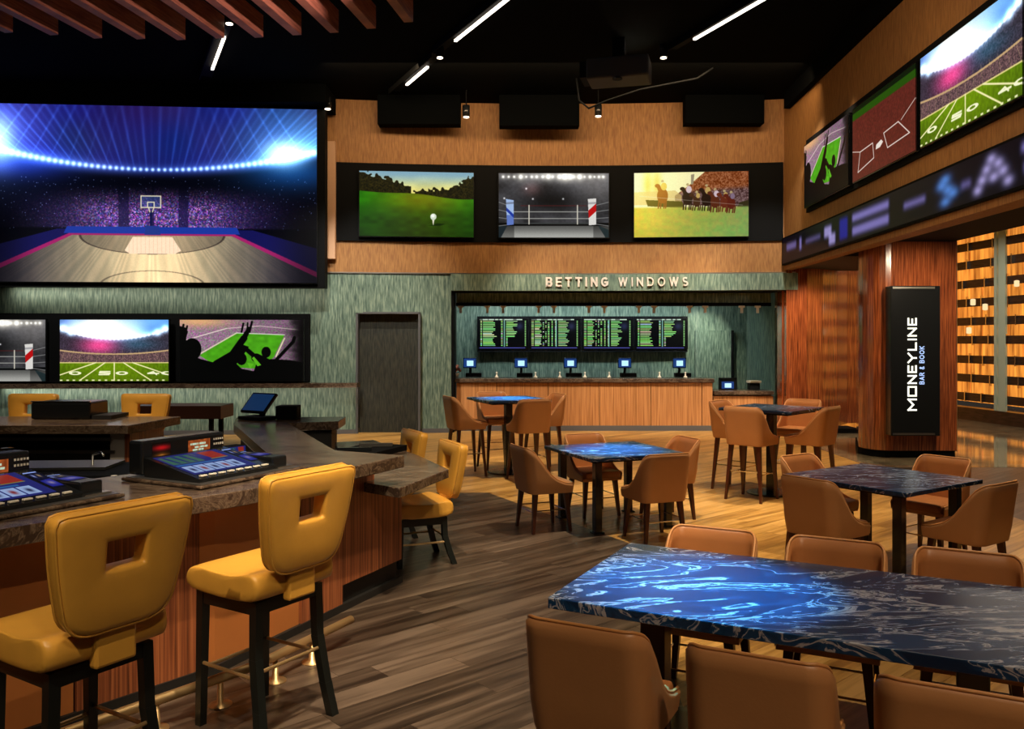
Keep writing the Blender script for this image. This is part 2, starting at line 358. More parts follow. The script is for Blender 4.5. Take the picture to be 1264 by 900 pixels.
def pic_arena():
    p = Pic(900, 490, 3); U, V = p.U, p.V
    curve = .36-.46*(U-.5)**2
    p.a[:] = (.012, .015, .05)
    up = ss(curve-V, -.06, .03)
    sky = np.stack([.06+.08*p.noise(9, 5), .07+.05*p.noise(7, 4), .30+.10*p.noise(8, 6)], -1)
    p.over(up, (.05, .06, .28)); p.a = p.a*(1-up[..., None])+sky*up[..., None]
    for i in range(54):
        u = (i+.5)/54; v = .36-.46*(u-.5)**2; k = abs(u-.5)*2
        for lean, st in (((u-.5)*1.7, .34 if i % 2 else .12), (-(u-.5)*.8, .24*k if i % 3 == 0 else 0)):
            if st <= 0: continue
            x = u+lean*(v-V)*1.0
            wdt = .0022+.012*np.clip(v-V, 0, 1); bm = np.exp(-((U-x)/wdt)**2)*(V < v)*(1-np.exp(-np.clip(v-V, 0, 1)*25))*np.exp(-(v-V)*2.4)*st*(.62+.7*k)
            p.add(bm, (.30, .60, 1.1))
    p.add(.7*p.blob(.97, .24, .16, .20, 1.5)*up, (.45, .85, 1.0)); p.add(p.blob(.90, .26, .06, .07), (.8, .95, 1))
    p.add(.6*p.blob(.02, .18, .14, .20, 1.6), (.30, .50, .95)); p.add(p.blob(.02, .2, .05, .14), (.6, .75, 1))
    p.add(p.blob(.92, .36, .15, .10), (.04, .22, .42)); p.add(p.blob(.10, .33, .16, .08), (.05, .10, .42))
    dn = ss(V-curve, .06, .14)
    # crowd
    sp = p.r.rand(p.h//3+1, p.w//3+1, 3); sp = np.kron(sp, np.ones((3, 3, 1)))[:p.h, :p.w]
    cm = ss(V, .44, .62)*(1-ss(V, .685, .70))
    den = .10+.30*(np.exp(-((U-.5)/.24)**4))
    sec = np.ones_like(U)
    for a, b in ((.385, .418), (.57, .60), (.488, .494)): sec *= 1-.85*((U > a) & (U < b))
    side = np.exp(-((U-.5)/.36)**4)
    p.a += (cm*sec*side*den*1.9)[..., None]*(sp.mean(-1, keepdims=True)*.7+sp*.3)**2.2*1.5*np.array((.95, .62, .95))
    p.a += (cm*side*.24)[..., None]*np.array((.42, .30, .85))
    for _ in range(420):
        x, y = p.r.rand(), .4+.3*p.r.rand(); i, j = int(y*p.h), int(x*p.w); s_ = p.r.rand()*.6
        p.a[i:i+2, j:j+2] += s_*np.array((.6, .7, 1))
    # floor apron and court
    ap = p.poly([(.20, .70), (.80, .70), (1.25, .93), (1.25, 1.0), (-.25, 1), (-.25, .93)])
    p.over(ap, (.07, .07, .30)); p.over(p.poly([(.23, .685), (.75, .685), (.76, .725), (.22, .725)]), (.10, .20, .58))
    p.over(p.poly([(.235, .725), (.745, .725), (1.1, 1.02), (-.12, 1.02)]), (.60, .12, .38))
    court = p.poly([(.245, .735), (.735, .735), (1.06, 1.02), (-.08, 1.02)])
    den_ = (V-.42); ang = (U-.49)/np.maximum(den_, .05)
    pl = .5+.5*np.sin(ang*85+6*np.sin(ang*31)); 
    c = np.stack([.66+.10*pl, .62+.07*pl, .50+.05*pl], -1)*(1-.1*p.noise(60, 8))[..., None]
    warm = np.exp(-((U-.5)/.16)**2)
    c = c*(.85+.45*warm)[..., None]+warm[..., None]*np.array((.12, .06, .01))
    fall = np.exp(-(np.abs(U-.48)/.40)**3.2)
    p.a = np.where(court[..., None] > 0, c*fall[..., None]+(1-fall)[..., None]*np.array((.05, .045, .14)), p.a)
    th = ((U-.49)/.22)**2+((V-.735)/.105)**2
    arc = (th < 1)*court
    p.over(arc*.42, (.25, .22, .20)); p.over(((th > .97) & (th < 1.04))*court*.7, (.15, .12, .12))
    key = p.poly([(.43, .742), (.55, .742), (.578, .82), (.56, .838), (.42, .838), (.405, .82)]); p.over(key, (.98, .85, .72))
    p.over(key*(((U-.43)*80 % 1) < .08)*.3, (.6, .4, .3))
    th = ((U-.49)/.16)**2+((V-1.02)/.085)**2; p.over(((th > .95) & (th < 1.05))*court*.55, (.2, .17, .15))
    # hoop
    p.over(p.seg((.485, .60), (.485, .70), .012), (.06, .08, .25)); p.over(p.poly([(.455, .51), (.515, .51), (.515, .575), (.455, .575)])*.5, (.2, .3, .55))
    for a, b in (((.455, .51), (.515, .51)), ((.455, .575), (.515, .575)), ((.455, .51), (.455, .575)), ((.515, .51), (.515, .575)),
                 ((.475, .545), (.495, .545)), ((.475, .545), (.475, .57)), ((.495, .545), (.495, .57)), ((.478, .575), (.482, .60)), ((.494, .575), (.490, .60))):
        p.over(p.seg(a, b, .006), (.85, .83, .70))
    p.over(p.poly([(.47, .68), (.51, .68), (.515, .73), (.465, .73)]), (.12, .20, .5))
    for i in range(54):
        u = (i+.5)/54; v = .36-.46*(u-.5)**2; r = .0042+.004*abs(u-.5)*2
        p.add(p.blob(u, v, r*1.15), (.75, .9, 1)); p.add(p.blob(u, v, r*3.2)*.16, (.4, .7, 1))
    # vignette that belongs to the broadcast picture
    p.a *= (1-.55*ss(V, .45, .75)*ss(np.abs(U-.5), .33, .5))[..., None]
    return p.mat('arena_picture', 1.15)
def pic_football():
    p = Pic(420, 240, 5); U, V = p.U, p.V
    p.over(np.ones_like(U), (.25, .5, .78))
    p.a = p.a*(.8+.4*p.noise(7, 4))[..., None]+(p.noise(6, 5)*.25)[..., None]
    p.add(p.blob(.36, .2, .3, .3), (.9, .55, .6)); p.add(p.blob(.45, .28, .35, .16), (.6, .7, .7))
    bow = .30-.55*(U-.5)**2*1.2+.02
    st = ss(V-bow, 0, .01); stand = .12+.16*p.noise(180, 90)
    p.a = p.a*(1-st[..., None])+st[..., None]*np.stack([stand*1.05, stand*.9, stand*1.15], -1)
    p.add(p.blob(.36, .42, .16, .14)*st, (.75, .12, .35)); p.add(p.blob(.7, .40, .2, .1)*st, (.0, .14, .18))
    for i in range(25):
        u = (i+.5)/25; v = .315-.66*(u-.5)**2; p.add(p.blob(u, v, .010), (.9, .95, 1)); p.add(p.blob(u, v, .03)*.35, (.6, .8, 1))
    for x in (.03, .1, .97, .9):
        p.add(p.blob(x, .12+abs(.5-abs(x-.5))*.9, .03), (.7, .9, 1))
    rail = .56-.25*(U-.5)**2; p.over((np.abs(V-rail) < .012)*1., (.75, .62, .45))
    lo = (V > rail+.012) & (V < .70); sp = p.noise(210, 120); p.a = np.where(lo[..., None], np.stack([.15+.45*sp, .12+.32*sp, .14+.30*sp], -1), p.a)
    for i in range(13): x = i/12; p.over(p.seg((x, .72), (.5+(x-.5)*.9, .50), .006)*(V < .7)*.45, (.8, .7, .5))
    gr = V > .695
    g = .75+.25*p.noise(80, 30); gx = np.exp(-((U-.5)/.45)**2)
    p.a = np.where(gr[..., None], np.stack([.30*g+.12*gx, .42*g+.14*gx, .04*g], -1)*(1.15-.8*(V-.7))[..., None], p.a)
    p.over((np.abs(V-.70) < .008)*1., (.85, .8, .5))
    for xt, xb in ((.5, .5), (.415, .18), (.585, .84), (.33, -.15), (.67, 1.15)): p.over(p.seg((xt, .70), (xb, .99), .018), (.95, .92, .70))
    def dg(x, c):
        if c == '0': p.over(p.disc(x, .87, .058, .03)-p.disc(x, .87, .028, .014), (.95, .95, .8))
        if c == '5':
            for a, b in (((x-.05, .845), (x+.04, .845)), ((x-.05, .845), (x-.055, .865)), ((x-.055, .865), (x+.04, .872)), ((x+.04, .872), (x+.03, .893)), ((x+.03, .893), (x-.06, .893))): p.over(p.seg(a, b, .022), (.95, .95, .8))
        if c == '4':
            for a, b in (((x-.05, .875), (x+.05, .875)), ((x-.05, .875), (x+.0, .848)), ((x+.0, .848), (x+.03, .895))): p.over(p.seg(a, b, .022), (.95, .95, .8))
    dg(.42, '5'); dg(.57, '0'); dg(.86, '4'); dg(.14, '0'); dg(.99, '0')
    for i in range(18): x = (i+.2)/17.; p.over(p.poly([(x-.012, .975), (x+.012, .975), (x+.012, .995), (x-.012, .995)]), (.9, .9, .7))
    return p.mat('football_picture', 1.05)
def pic_fans():
    p = Pic(420, 240, 8); U, V = p.U, p.V
    sp = p.noise(230, 120); q = p.noise(200, 130)
    p.a = np.stack([.40+.42*sp, .30+.38*q, .38+.38*sp], -1)*(1.0-.25*U)[..., None]
    p.over(np.exp(-((U-.15)/.25)**2-((V-.02)/.10)**2)*.8, (.95, .72, .45))
    p.over(p.seg((.05, .33), (.38, .14), .015), (.9, .82, .8)); p.over(p.seg((.38, .14), (.65, .10), .012), (.85, .75, .75)); p.over(p.seg((.65, .10), (1, .17), .010), (.85, .75, .75))
    f = p.poly([(.16, .58), (.46, .22), (.85, .25), (.76, .62), (.62, .80), (.30, .76)])
    g = .85+.2*p.noise(30, 20); p.a = np.where(f[..., None] > 0, np.stack([.30*g, .66*g, .10*g], -1), p.a)
    p.over(p.seg((.16, .56), (.46, .215), .02), (.85, .8, .7)); p.over(p.seg((.46, .215), (.85, .245), .014), (.85, .85, .8)); p.over(p.seg((.85, .3), (.78, .6), .02), (.9, .85, .7))
    p.over(p.seg((.24, .7), (.36, .78), .03), (.8, .85, .75))
    p.a *= (1-.9*ss(U, .88, 1.0))[..., None]*(1-.6*p.noise(14, 20)*ss(U, .80, .95))[..., None]
    K = (.012, .014, .014)
    blk = p.poly([(0, .30), (.045, .33), (.05, .55), (.17, .64), (.28, .70), (.35, .68), (.50, .40), (.56, .44), (.50, .62), (.46, .72), (.50, .80), (.6, .84), (.62, .72), (.74, .64), (.90, .66), (1, .7), (1, 1), (0, 1)])
    p.over(blk, K)
    p.over(p.disc(.10, .48, .075, .18), K); p.over(p.poly([(0, .10), (.05, .13), (.055, .5), (0, .6)]), K)
    for a, b, t in (((.30, .72), (.42, .58), .12), ((.42, .58), (.52, .30), .10), ((.515, .32), (.54, .22), .075), ((.545, .2), (.55, .05), .022), ((.565, .2), (.585, .03), .03),
                    ((.50, .20), (.515, .06), .028), ((.53, .26), (.56, .14), .06), ((.52, .45), (.62, .62), .07), ((.62, .62), (.72, .72), .14), ((.78, .66), (.92, .36), .05),
                    ((.92, .36), (.93, .29), .05), ((.02, .2), (.03, .08), .03), ((.05, .2), (.06, .10), .025), ((.03, .3), (.045, .2), .07)):
        p.over(p.seg(a, b, t), K)
    p.over(p.disc(.70, .53, .038, .09), K); p.over(p.disc(.50, .64, .042, .10), K)
    p.over(p.poly([(.545, .70), (.60, .72), (.57, .80)]), (.35, .70, .12)); p.over(p.poly([(.585, .63), (.60, .60), (.66, .74), (.63, .76)]), (.35, .70, .12))
    return p.mat('fans_picture', 1.0)
def pic_golf():
    p = Pic(420, 240, 9); U, V = p.U, p.V
    p.a[:] = (.50, .66, .74); p.over(ss(V, .0, .32), (.88, .84, .48)); p.add(p.noise(9, 9)*.25-.1, (.6, .5, .2))
    hz = .30+.10*ss(U, 0, 1)+.015*np.sin(U*9)
    n = p.noise(40, 24); top = np.where(U < .45, .02+.55*np.clip(U, 0, .45)**1.25, np.where(U < .60, .30, np.where(U < .8, .26, .26-.22*(U-.8)/.2)))+.10*(n-.5)
    tr = ((V > top) & (V < hz+.03)).astype(float); gp = 1-((U > .56) & (U < .60) | (U > .745) & (U < .775))*.85; 
    p.over(tr, (.035, .045, .02)); p.a += (tr*p.noise(110, 70)*.16)[..., None]*np.array((1.1, .85, .25))
    g = ss(V-hz, -.005, .01); gn = .8+.4*p.noise(16, 18); lit = .35+.65*np.exp(-((V-.42)/.18)**2)
    c = np.stack([.10*gn+.30*lit*np.exp(-((U-.55)/.4)**2), .24*gn+.20*lit, .03+.02*gn], -1)*(1.12-.5*(V-.3))[..., None]
    p.a = p.a*(1-g[..., None])+c*g[..., None]
    p.over(p.poly([(.60, .83), (.68, .79), (.75, .80), (.70, .83)])*.6, (.02, .08, .02))
    p.over(p.poly([(.635, .73), (.655, .73), (.648, .79), (.645, .83), (.640, .79)]), (.92, .9, .82)); p.over(p.disc(.645, .69, .027, .05), (.80, .84, .76)); p.add(p.blob(.64, .675, .014)*.3, (1, 1, 1))
    return p.mat('golf_picture', 1.0)
def pic_ring():
    p = Pic(420, 240, 10); U, V = p.U, p.V
    f = .10+.16*p.noise(7, 5)+.05*p.noise(60, 40); p.a = np.stack([f, f*1.0, f*1.06], -1)
    p.a *= (1-.62*np.exp(-((U-.5)/.3)**2-((V-.45)/.17)**2))[..., None]
    p.add(p.blob(.5, .02, .5, .13), (.35, .34, .32)); p.add(p.blob(.9, .2, .2, .3), (.16, .15, .14)); p.add(p.blob(.3, .25, .08, .1), (.10, .03, .02))
    for x, s_ in [(.04, .9), (.09, .8), (.14, .8), (.20, 1.5), (.25, .6), (.30, .8), (.345, .9), (.40, .9), (.45, 1.5), (.49, .8), (.55, 1.3), (.60, 2.0), (.65, 1.6), (.68, .8), (.735, 1.7), (.78, .6), (.83, 1), (.87, .6), (.91, .8), (.95, .9)]:
        p.add(p.blob(x, .055, .010*s_), (1, .98, .88)); p.add(p.blob(x, .055, .025*s_)*.4, (.8, .78, .7))
    for x, y in ((.31, .40), (.585, .40), (.05, .39), (.25, .24)): p.add(p.blob(x, y, .008), (.8, .8, .8)); 
    flr = V > .81; p.a = np.where(flr[..., None], (np.array((.62, .62, .60))*(.55+.5*ss(V, .81, 1))[..., None])*(1-.35*((np.abs(U-.5)) > .36))[..., None], p.a)
    p.over(p.poly([(0, .81), (.08, .81), (.02, 1), (0, 1)]), (.10, .14, .16)); p.over(p.poly([(.90, .81), (1, .88), (1, 1), (.97, 1)]), (.12, .17, .18))
    p.over(((V > .77) & (V < .82))*1., (.03, .035, .04))
    for y in (.60, .705): p.over(p.seg((.12, y), (.84, y), .012), (.62, .62, .60))
    p.over(p.seg((.2, .505), (.8, .505), .008), (.35, .10, .10)); p.over(p.seg((.14, .78), (.84, .78), .008), (.4, .42, .42))
    for y0, y1 in ((.50, .45), (.60, .57), (.705, .69), (.79, .82)):
        p.over(p.seg((0, y1), (.10, y0+.01), .010), (.5, .5, .5)); p.over(p.seg((.88, y0), (1, y1), .010), (.5, .5, .5))
    for x in (.275, .715): p.over(p.seg((x, .50), (x, .79), .018), (.80, .78, .72))
    for x0, x1, c in ((.065, .135, (.12, .22, .62)), (.81, .885, (.72, .06, .07))):
        q = p.poly([(x0, .40), (x1, .39 if x0 > .5 else .42), (x1, .80), (x0+.01, .81)]); p.over(q, (.62, .72, .88) if x0 < .5 else (.85, .84, .82))
        if x0 < .5: p.over(q*p.seg((x0-.02, .52), (x1+.02, .70), .04), c); p.over(q*p.seg((x0, .47), (x1, .46), .03)*.5, (.3, .3, .35)); p.over(q*(V > .65)*.5, c)
        else: p.over(q*p.seg((x0-.02, .68), (x1+.02, .50), .09), c); p.over(q*p.seg((x0, .47), (x1, .46), .03)*.4, (.3, .3, .35))
    return p.mat('boxing_ring_picture', 1.0)
def pic_horse():
    p = Pic(420, 240, 11); U, V = p.U, p.V
    p.a[:] = (.93, .90, .66)
    hill = p.poly([(.36, .36), (.5, .18), (.62, .0), (1, 0), (1, .55), (.36, .5)]); n = p.noise(120, 70)
    p.over(hill, (.55, .26, .10)); lo = hill*ss(V-(.30-.12*(U-.5)), -.05, .05); p.over(lo*.8, (.34, .26, .30)); p.a += (hill*(n-.5)*.35)[..., None]
    p.over(p.poly([(.50, .04), (.53, .03), (.52, .18), (.50, .2)]), (.55, .5, .4))
    for x in (.12, .20): p.over(p.blob(x, .18, .04, .22)*.7, (.75, .68, .15))
    p.over(p.poly([(0, .30), (.36, .28), (.42, .36), (.42, .5), (0, .5)])*.7, (.80, .68, .36))
    p.over(p.poly([(.10, .42), (.42, .45), (.45, .56), (.12, .52)]), (.34, .30, .06)); p.over(p.poly([(.92, .48), (1, .44), (1, .58), (.9, .56)]), (.2, .16, .06))
    g = ss(V, .52+0*U, .56); c = np.stack([.74+.12*p.noise(30, 20)-.28*U, .70+.06*p.noise(60, 30)-.10*U, .16+.12*U], -1)
    p.a = p.a*(1-g[..., None])+g[..., None]*c; p.add(p.blob(.1, .75, .25, .3)*.25, (.5, .35, .1)); p.add(p.blob(.8, .92, .3, .12)*.3, (-.2, .1, .05))
    for x, y, c, s_ in ((.25, .36, (.62, .34, .06), 1.2), (.47, .40, (.16, .09, .05), 1.1), (.55, .46, (.26, .13, .06), .8), (.635, .42, (.14, .06, .03), 1.1), (.71, .46, (.36, .13, .05), 1.0), (.79, .47, (.42, .14, .06), .9), (.85, .49, (.38, .10, .04), .9)):
        p.over(p.disc(x, y, .04*s_, .10*s_), c); p.over(p.seg((x-.01, y-.02), (x-.035, y-.12*s_), .05*s_), c); p.over(p.disc(x-.045, y-.13*s_, .022, .03), c)
        for d in (-.03, -.01, .02, .035): p.over(p.seg((x+d, y+.05), (x+d-.008, y+.16*s_), .018), c)
        jc = (.85, .72, .25) if x < .3 else random.Random(int(x*99)).choice([(.8, .7, .75), (.75, .6, .3), (.5, .4, .5), (.8, .4, .35)])
        p.over(p.disc(x+.012, y-.12*s_, .022*s_, .05*s_), jc); p.over(p.disc(x, y-.19*s_, .012, .02), (.7, .6, .4))
    p.over(p.seg((.05, .36), (.95, .52), .008)*.4, (.9, .9, .85))
    p.a += (p.blob(0, .1, .4, .5)*.3)[..., None]*np.array((1, .9, .3)); p.a = p.a*.82+p.a.mean(-1, keepdims=True)*.16
    return p.mat('horse_race_picture', 1.0)
def pic_baseball():
    p = Pic(420, 240, 12); U, V = p.U, p.V
    n = .85+.3*p.noise(90, 50); p.a = np.stack([.36*n, .14*n, .11*n], -1)
    p.over(ss(.16-V, -.01, .01), (.14, .30, .04)); p.over(ss(.07-V, 0, .01), (.05, .10, .03))
    W_ = (.9, .86, .82)
    for pts in ([(.36, .62), (.14, .64), (.10, .90), (.38, .82), (.36, .62)], [(.54, .58), (.76, .55), (.92, .76), (.60, .79), (.54, .58)]):
        for a, b in zip(pts, pts[1:]): p.over(p.seg(a, b, .014), W_)
    p.over(p.poly([(.42, .67), (.50, .64), (.53, .68), (.48, .73), (.41, .73)]), W_)
    p.over(p.seg((0, .58), (.14, .64), .01), W_); p.over(p.seg((.80, .55), (1, .40), .01), W_)
    return p.mat('baseball_picture', 1.0)
def pic_odds(seed):
    p = Pic(320, 200, seed); U, V = p.U, p.V; p.a[:] = (.006, .008, .016); rows = 17
    R = p.r; G = (.62, .86, .52); Wt = (.85, .92, .85)
    x = .03
    cols = [(.03, .05, 1), (.10, .11, 1), (.26, .02, .7), (.31, .02, .8), (.36, .03, .9), (.43, .03, 1), (.50, .03, 1)]
    if seed % 3 == 2: cols = [(.05, .03, 1), (.10, .22, 1), (.46, .03, 1), (.56, .03, 1)]
    for i in range(rows):
        y0 = .08+i*.048; y1 = y0+.024
        if y1 > .9: break
        for cx, cw, pr in cols:
            if R.rand() < pr:
                wv = cw*(.75+.5*R.rand()) if cw > .1 else cw
                p.over(((U > cx) & (U < cx+wv) & (V > y0) & (V < y1))*1., [c*(.8+.4*R.rand()) for c in (G if R.rand() < .8 else Wt)])
        wv = .12+.10*R.rand(); xx = .57
        if not (seed % 3 == 2 and i > 10): p.over(((U > xx) & (U < xx+wv) & (V > y0) & (V < y1))*1., [c*(.85+.3*R.rand()) for c in G])
        p.over(((U > .93) & (U < .955) & (V > y0) & (V < y1))*1., G)
    p.over(((U > .03) & (U < .88) & (V > .025) & (V < .055))*(.5+.5*(p.noise(24, 1) > .4)), Wt)
    p.over(((U > .515) & (U < .535) & (V > .05) & (V < .9))*.8, (.6, .85, .8))
    p.over(p.blob(.83, .25, .08, .12)*.4, (.35, .4, .7)); p.over(((U > .03) & (U < .94) & (V > .925) & (V < .945))*1., (.35, .35, .7))
    return p.mat('odds_board_picture', 1.0)
def pic_ticker():
    p = Pic(1400, 90, 14); U, V = p.U, p.V; p.a[:] = (.018, .014, .05)
    def q(x0, x1, y0, y1, c, st=.8):
        s_ = .007; m = ss(U, x0-s_, x0+s_)*(1-ss(U, x1-s_, x1+s_))*ss(V, y0-.13, y0+.13)*(1-ss(V, y1-.13, y1+.13)); p.over(m*st, c)
    L_ = (.50, .46, .74)
    q(.03, .10, .25, .55, L_, .6); q(.12, .135, .2, .7, L_); q(.16, .25, .35, .55, L_, .5); q(.27, .31, .2, .6, (.62, .58, .82)); q(.295, .33, .5, .9, (.62, .58, .82))
    q(.35, .39, .15, .85, (.10, .10, .55)); q(.41, .56, .15, .42, L_); q(.41, .56, .55, .85, L_)
    q(.61, .68, .42, .62, L_, .7); 
    for x, y in ((.735, .25), (.725, .38), (.742, .52), (.755, .64), (.735, .80)): p.over(p.blob(x, y, .016, .14)*.8, (.30, .50, .80))
    q(.775, .80, .45, .65, L_, .6)
    for x, y in ((.845, .2), (.835, .4), (.825, .6), (.815, .8), (.86, .35), (.87, .55), (.88, .8), (.85, .62)): p.over(p.blob(x, y, .012, .13)*.8, (.66, .62, .84))
    q(.905, 1, .12, .35, L_); q(.91, .94, .52, .78, L_); q(.955, 1, .50, .80, L_)
    return p.mat('ticker_picture', 1.25)
def pic_poker():
    p = Pic(256, 128, 15); U, V = p.U, p.V; p.a[:] = (.06, .08, .42)
    p.over(p.poly([(.03, .06), (.55, .06), (.52, .46), (.03, .46)]), (.16, .36, .30))
    for i in range(4): x = .08+i*.13; p.over(p.poly([(x, .08), (x+.05, .08), (x+.09, .44), (x+.06, .44)]), (.05, .08, .40))
    p.over(p.poly([(.64, .05), (.90, .05), (.92, .40), (.68, .42)]), (.60, .10, .07)); p.over(p.seg((.65, .42), (.92, .41), .03), (.5, .5, .2))
    p.over(p.poly([(.03, .50), (.8, .50), (.8, .56), (.03, .56)]), (.10, .35, .65))
    for i in range(5):
        x = .05+i*.17; p.over(p.poly([(x, .60), (x+.15, .60), (x+.15, .93), (x, .93)]), (.62, .74, .95)); p.over(p.blob(x+.075, .78, .03, .08), (.5, .06, .06) if i % 2 else (.05, .05, .2))
    p.a = p.a*.85+.09; return p.mat('poker_picture', .75)
def pic_topper():
    p = Pic(128, 64, 16); U, V = p.U, p.V; p.a[:] = (.45, .20, .08); p.a += (p.noise(12, 6)*.3)[..., None]*np.array((1, .6, .3))
    for y, a, b in ((.25, .1, .8), (.45, .3, .9), (.62, .2, .7)): p.over(((np.abs(V-y) < .06) & (U > a) & (U < b))*(.4+.6*(p.noise(30, 1) > .4)), (.75, .85, .75))
    return p.mat('topper_picture', .9)
def pic_promo():
    p = Pic(96, 96, 17); U, V = p.U, p.V; p.a[:] = (.04, .03, .02); p.over(p.blob(.5, .25, .5, .14), (.75, .08, .10)); p.over(p.blob(.5, .75, .4, .2), (.85, .45, .12)); p.over(p.blob(.5, .75, .12, .12), (1, .8, .4))
    return p.mat('promo_picture', .8)
def pic_pay():
    p = Pic(96, 96, 18); U, V = p.U, p.V; p.a[:] = (.03, .04, .14); p.over(p.poly([(.08, .55), (.95, .5), (.95, .95), (.08, .95)]), (.12, .14, .55)); p.over(p.blob(.55, .72, .25, .1), (.55, .5, .65))
    p.over(p.blob(.3, .25, .10, .1), (.6, .65, .9)); p.over(p.blob(.7, .25, .12, .1), (.65, .55, .4)); p.over((V < .05)*1., (.6, .7, 1))
    return p.mat('pay_panel_picture', .8)
def pic_pos():
    p = Pic(64, 48, 19); p.a[:] = (.10, .22, .45); p.over(p.poly([(.25, .22), (.8, .22), (.8, .85), (.25, .85)]), (.75, .92, 1)); return p.mat('teller_screen_picture', 1.2)
A_ARENA = pic_arena(); A_FOOT = pic_football(); A_FANS = pic_fans(); A_GOLF = pic_golf(); A_RING = pic_ring(); A_HORSE = pic_horse(); A_BASE = pic_baseball()
A_TICK = pic_ticker(); A_POKER = pic_poker(); A_TOP = pic_topper(); A_PROMO = pic_promo(); A_PAY = pic_pay(); A_POS = pic_pos()

def quad(name, pts, m, parent):
    """pts: bottom-left, bottom-right, top-right, top-left, in parent's space"""
    me = bpy.data.meshes.new(name); me.from_pydata([tuple(p) for p in pts], [], [(0, 1, 2, 3)])
    uv = me.uv_layers.new(name='uv')
    for i, c in enumerate(((0, 0), (1, 0), (1, 1), (0, 1))): uv.data[i].uv = c
    me.materials.append(m); return link(name, me, None, parent)

# ------------------------------------------------------------------ structure: floor
def clip(poly, cx):
    for i in range(len(cx)):
        a, b = cx[i], cx[(i+1) % len(cx)]; out = []
        side = lambda p: (b[0]-a[0])*(p[1]-a[1])-(b[1]-a[1])*(p[0]-a[0])
        for j in range(len(poly)):
            p, q = poly[j], poly[(j+1) % len(poly)]; sp, sq = side(p), side(q)
            if sp >= 0: out.append(p)
            if (sp > 0) != (sq > 0) and abs(sp-sq) > 1e-12:
                t = sp/(sp-sq); out.append(lerp(p, q, t))
        poly = out
        if len(poly) < 3: return []
    return poly
ZONES = [(M_GREY, [(-9, -1), (.55, -1), (1.1, 7.8), (-9, 7.8)]), (M_GREY, [(-9, 7.8), (1.1, 7.8), (-.3, 10.42), (-9, 10.42)]),
         (M_GOLD, [(.55, -1), (5.38, -1), (5.38, 7.8), (1.1, 7.8)]), (M_GOLD, [(1.1, 7.8), (5.38, 7.8), (5.38, 10.42), (-.3, 10.42)]),
         (M_GOLD, [(-9, 10.42), (5.38, 10.42), (5.38, 18.2), (-9, 18.2)]), (M_GREY, [(5.38, -1), (12.5, -1), (12.5, 12.5), (5.38, 12.5)])]
floor = MB().box((1, 11, -.06), (26, 26, .112)).build('floor', M_TOPM); props(floor, kind='structure')
def floor_planks():
    ca, sa = math.cos(PLA), math.sin(PLA); Wd, Ln = .19, 1.35; pcs = []
    for i in range(-90, 90):
        off = random.random()*Ln
        for j in range(-16, 18):
            u0, v0 = j*Ln+off, i*Wd; g = .001
            R_ = [(u0+g, v0+g), (u0+Ln-g, v0+g), (u0+Ln-g, v0+Wd-g), (u0+g, v0+Wd-g)]
            R_ = [(u*ca-v*sa, u*sa+v*ca) for u, v in R_]
            tone = random.random()
            if all(x < -9 or x > 12.5 or y < -1 or y > 18.2 for x, y in R_): continue
            for m, z in ZONES:
                c = clip(R_, z)
                if len(c) < 3: continue
                ar = abs(sum(p[0]*q[1]-q[0]*p[1] for p, q in zip(c, c[1:]+c[:1])))/2
                if ar < .002: continue
                mx, my = sum(p[0] for p in c)/len(c), sum(p[1] for p in c)/len(c)
                vis = my > 2.4 and abs(mx/my) < .63 and not (mx < -1.1 and my < 9.5 and mx < -1.0+(my-5)*.35-.3)
                pcs.append((ar/max(my, .5)**3 if vis else 0, c, tone, m))
    pcs.sort(key=lambda t: -t[0])
    def mk(b, c, tone, lay, mi=0):
        n = len(c); t = [b.verts.new((x, y, 0)) for x, y in c]; q = [b.verts.new((x, y, -.006)) for x, y in c]
        fs = [b.faces.new(t)]+[b.faces.new((q[i], q[(i+1) % n], t[(i+1) % n], t[i])) for i in range(n)]
        for f in fs:
            f.material_index = mi
            for l in f.loops: l[lay] = (tone, (tone*7.3) % 1, (tone*3.1) % 1, 1)
    for k, (_, c, tone, m) in enumerate(pcs[:300]):
        b = bmesh.new(); lay = b.loops.layers.float_color.new('tone'); mk(b, c, tone, lay)
        me = bpy.data.meshes.new('plank'); b.to_mesh(me); b.free(); link('plank', me, m, floor)
    b = bmesh.new(); lay = b.loops.layers.float_color.new('tone')
    for _, c, tone, m in pcs[300:]: mk(b, c, tone, lay, 0 if m is M_GREY else 1)
    me = bpy.data.meshes.new('planks'); b.to_mesh(me); b.free(); me.materials.append(M_GREY); me.materials.append(M_GOLD)
    o = link('planks', me, None, floor); o['kind'] = 'stuff'
floor_planks()
marble = MB().prism([(5.38, 12.5), (14, 12.5), (14, 24), (5.38, 24)], -.006, .002).build('marble_floor', M_MARBLE, floor)

# ------------------------------------------------------------------ structure: walls
def D(X): return 17.35-.0169*(X-1)**2 if X > -3.6 else 16.992+(X+3.6)*.05
def arc(xa, xb, z0, z1, front, thick, n=None):
    n = n or max(1, int((xb-xa)/.4)); mb = MB(); xs = [xa+(xb-xa)*i/n for i in range(n+1)]
    V = [[mb.bm.verts.new(p) for p in ((x, D(x)-front, z0), (x, D(x)-front+thick, z0), (x, D(x)-front+thick, z1), (x, D(x)-front, z1))] for x in xs]
    for a, b in zip(V, V[1:]):
        for j in range(4): mb.bm.faces.new((a[j], a[(j+1) % 4], b[(j+1) % 4], b[j]))
    mb.bm.faces.new(V[0]); mb.bm.faces.new(V[-1][::-1]); return mb
XL, XR = -12.0, 5.6
o = arc(XL, XR, 3.29, 7.0, 0, .3, 44).build('wall_back', M_ORWALL); props(o, kind='structure')
lw = bpy.data.objects.new('wall_back_lower', None); COL.objects.link(lw); lw['kind'] = 'structure'
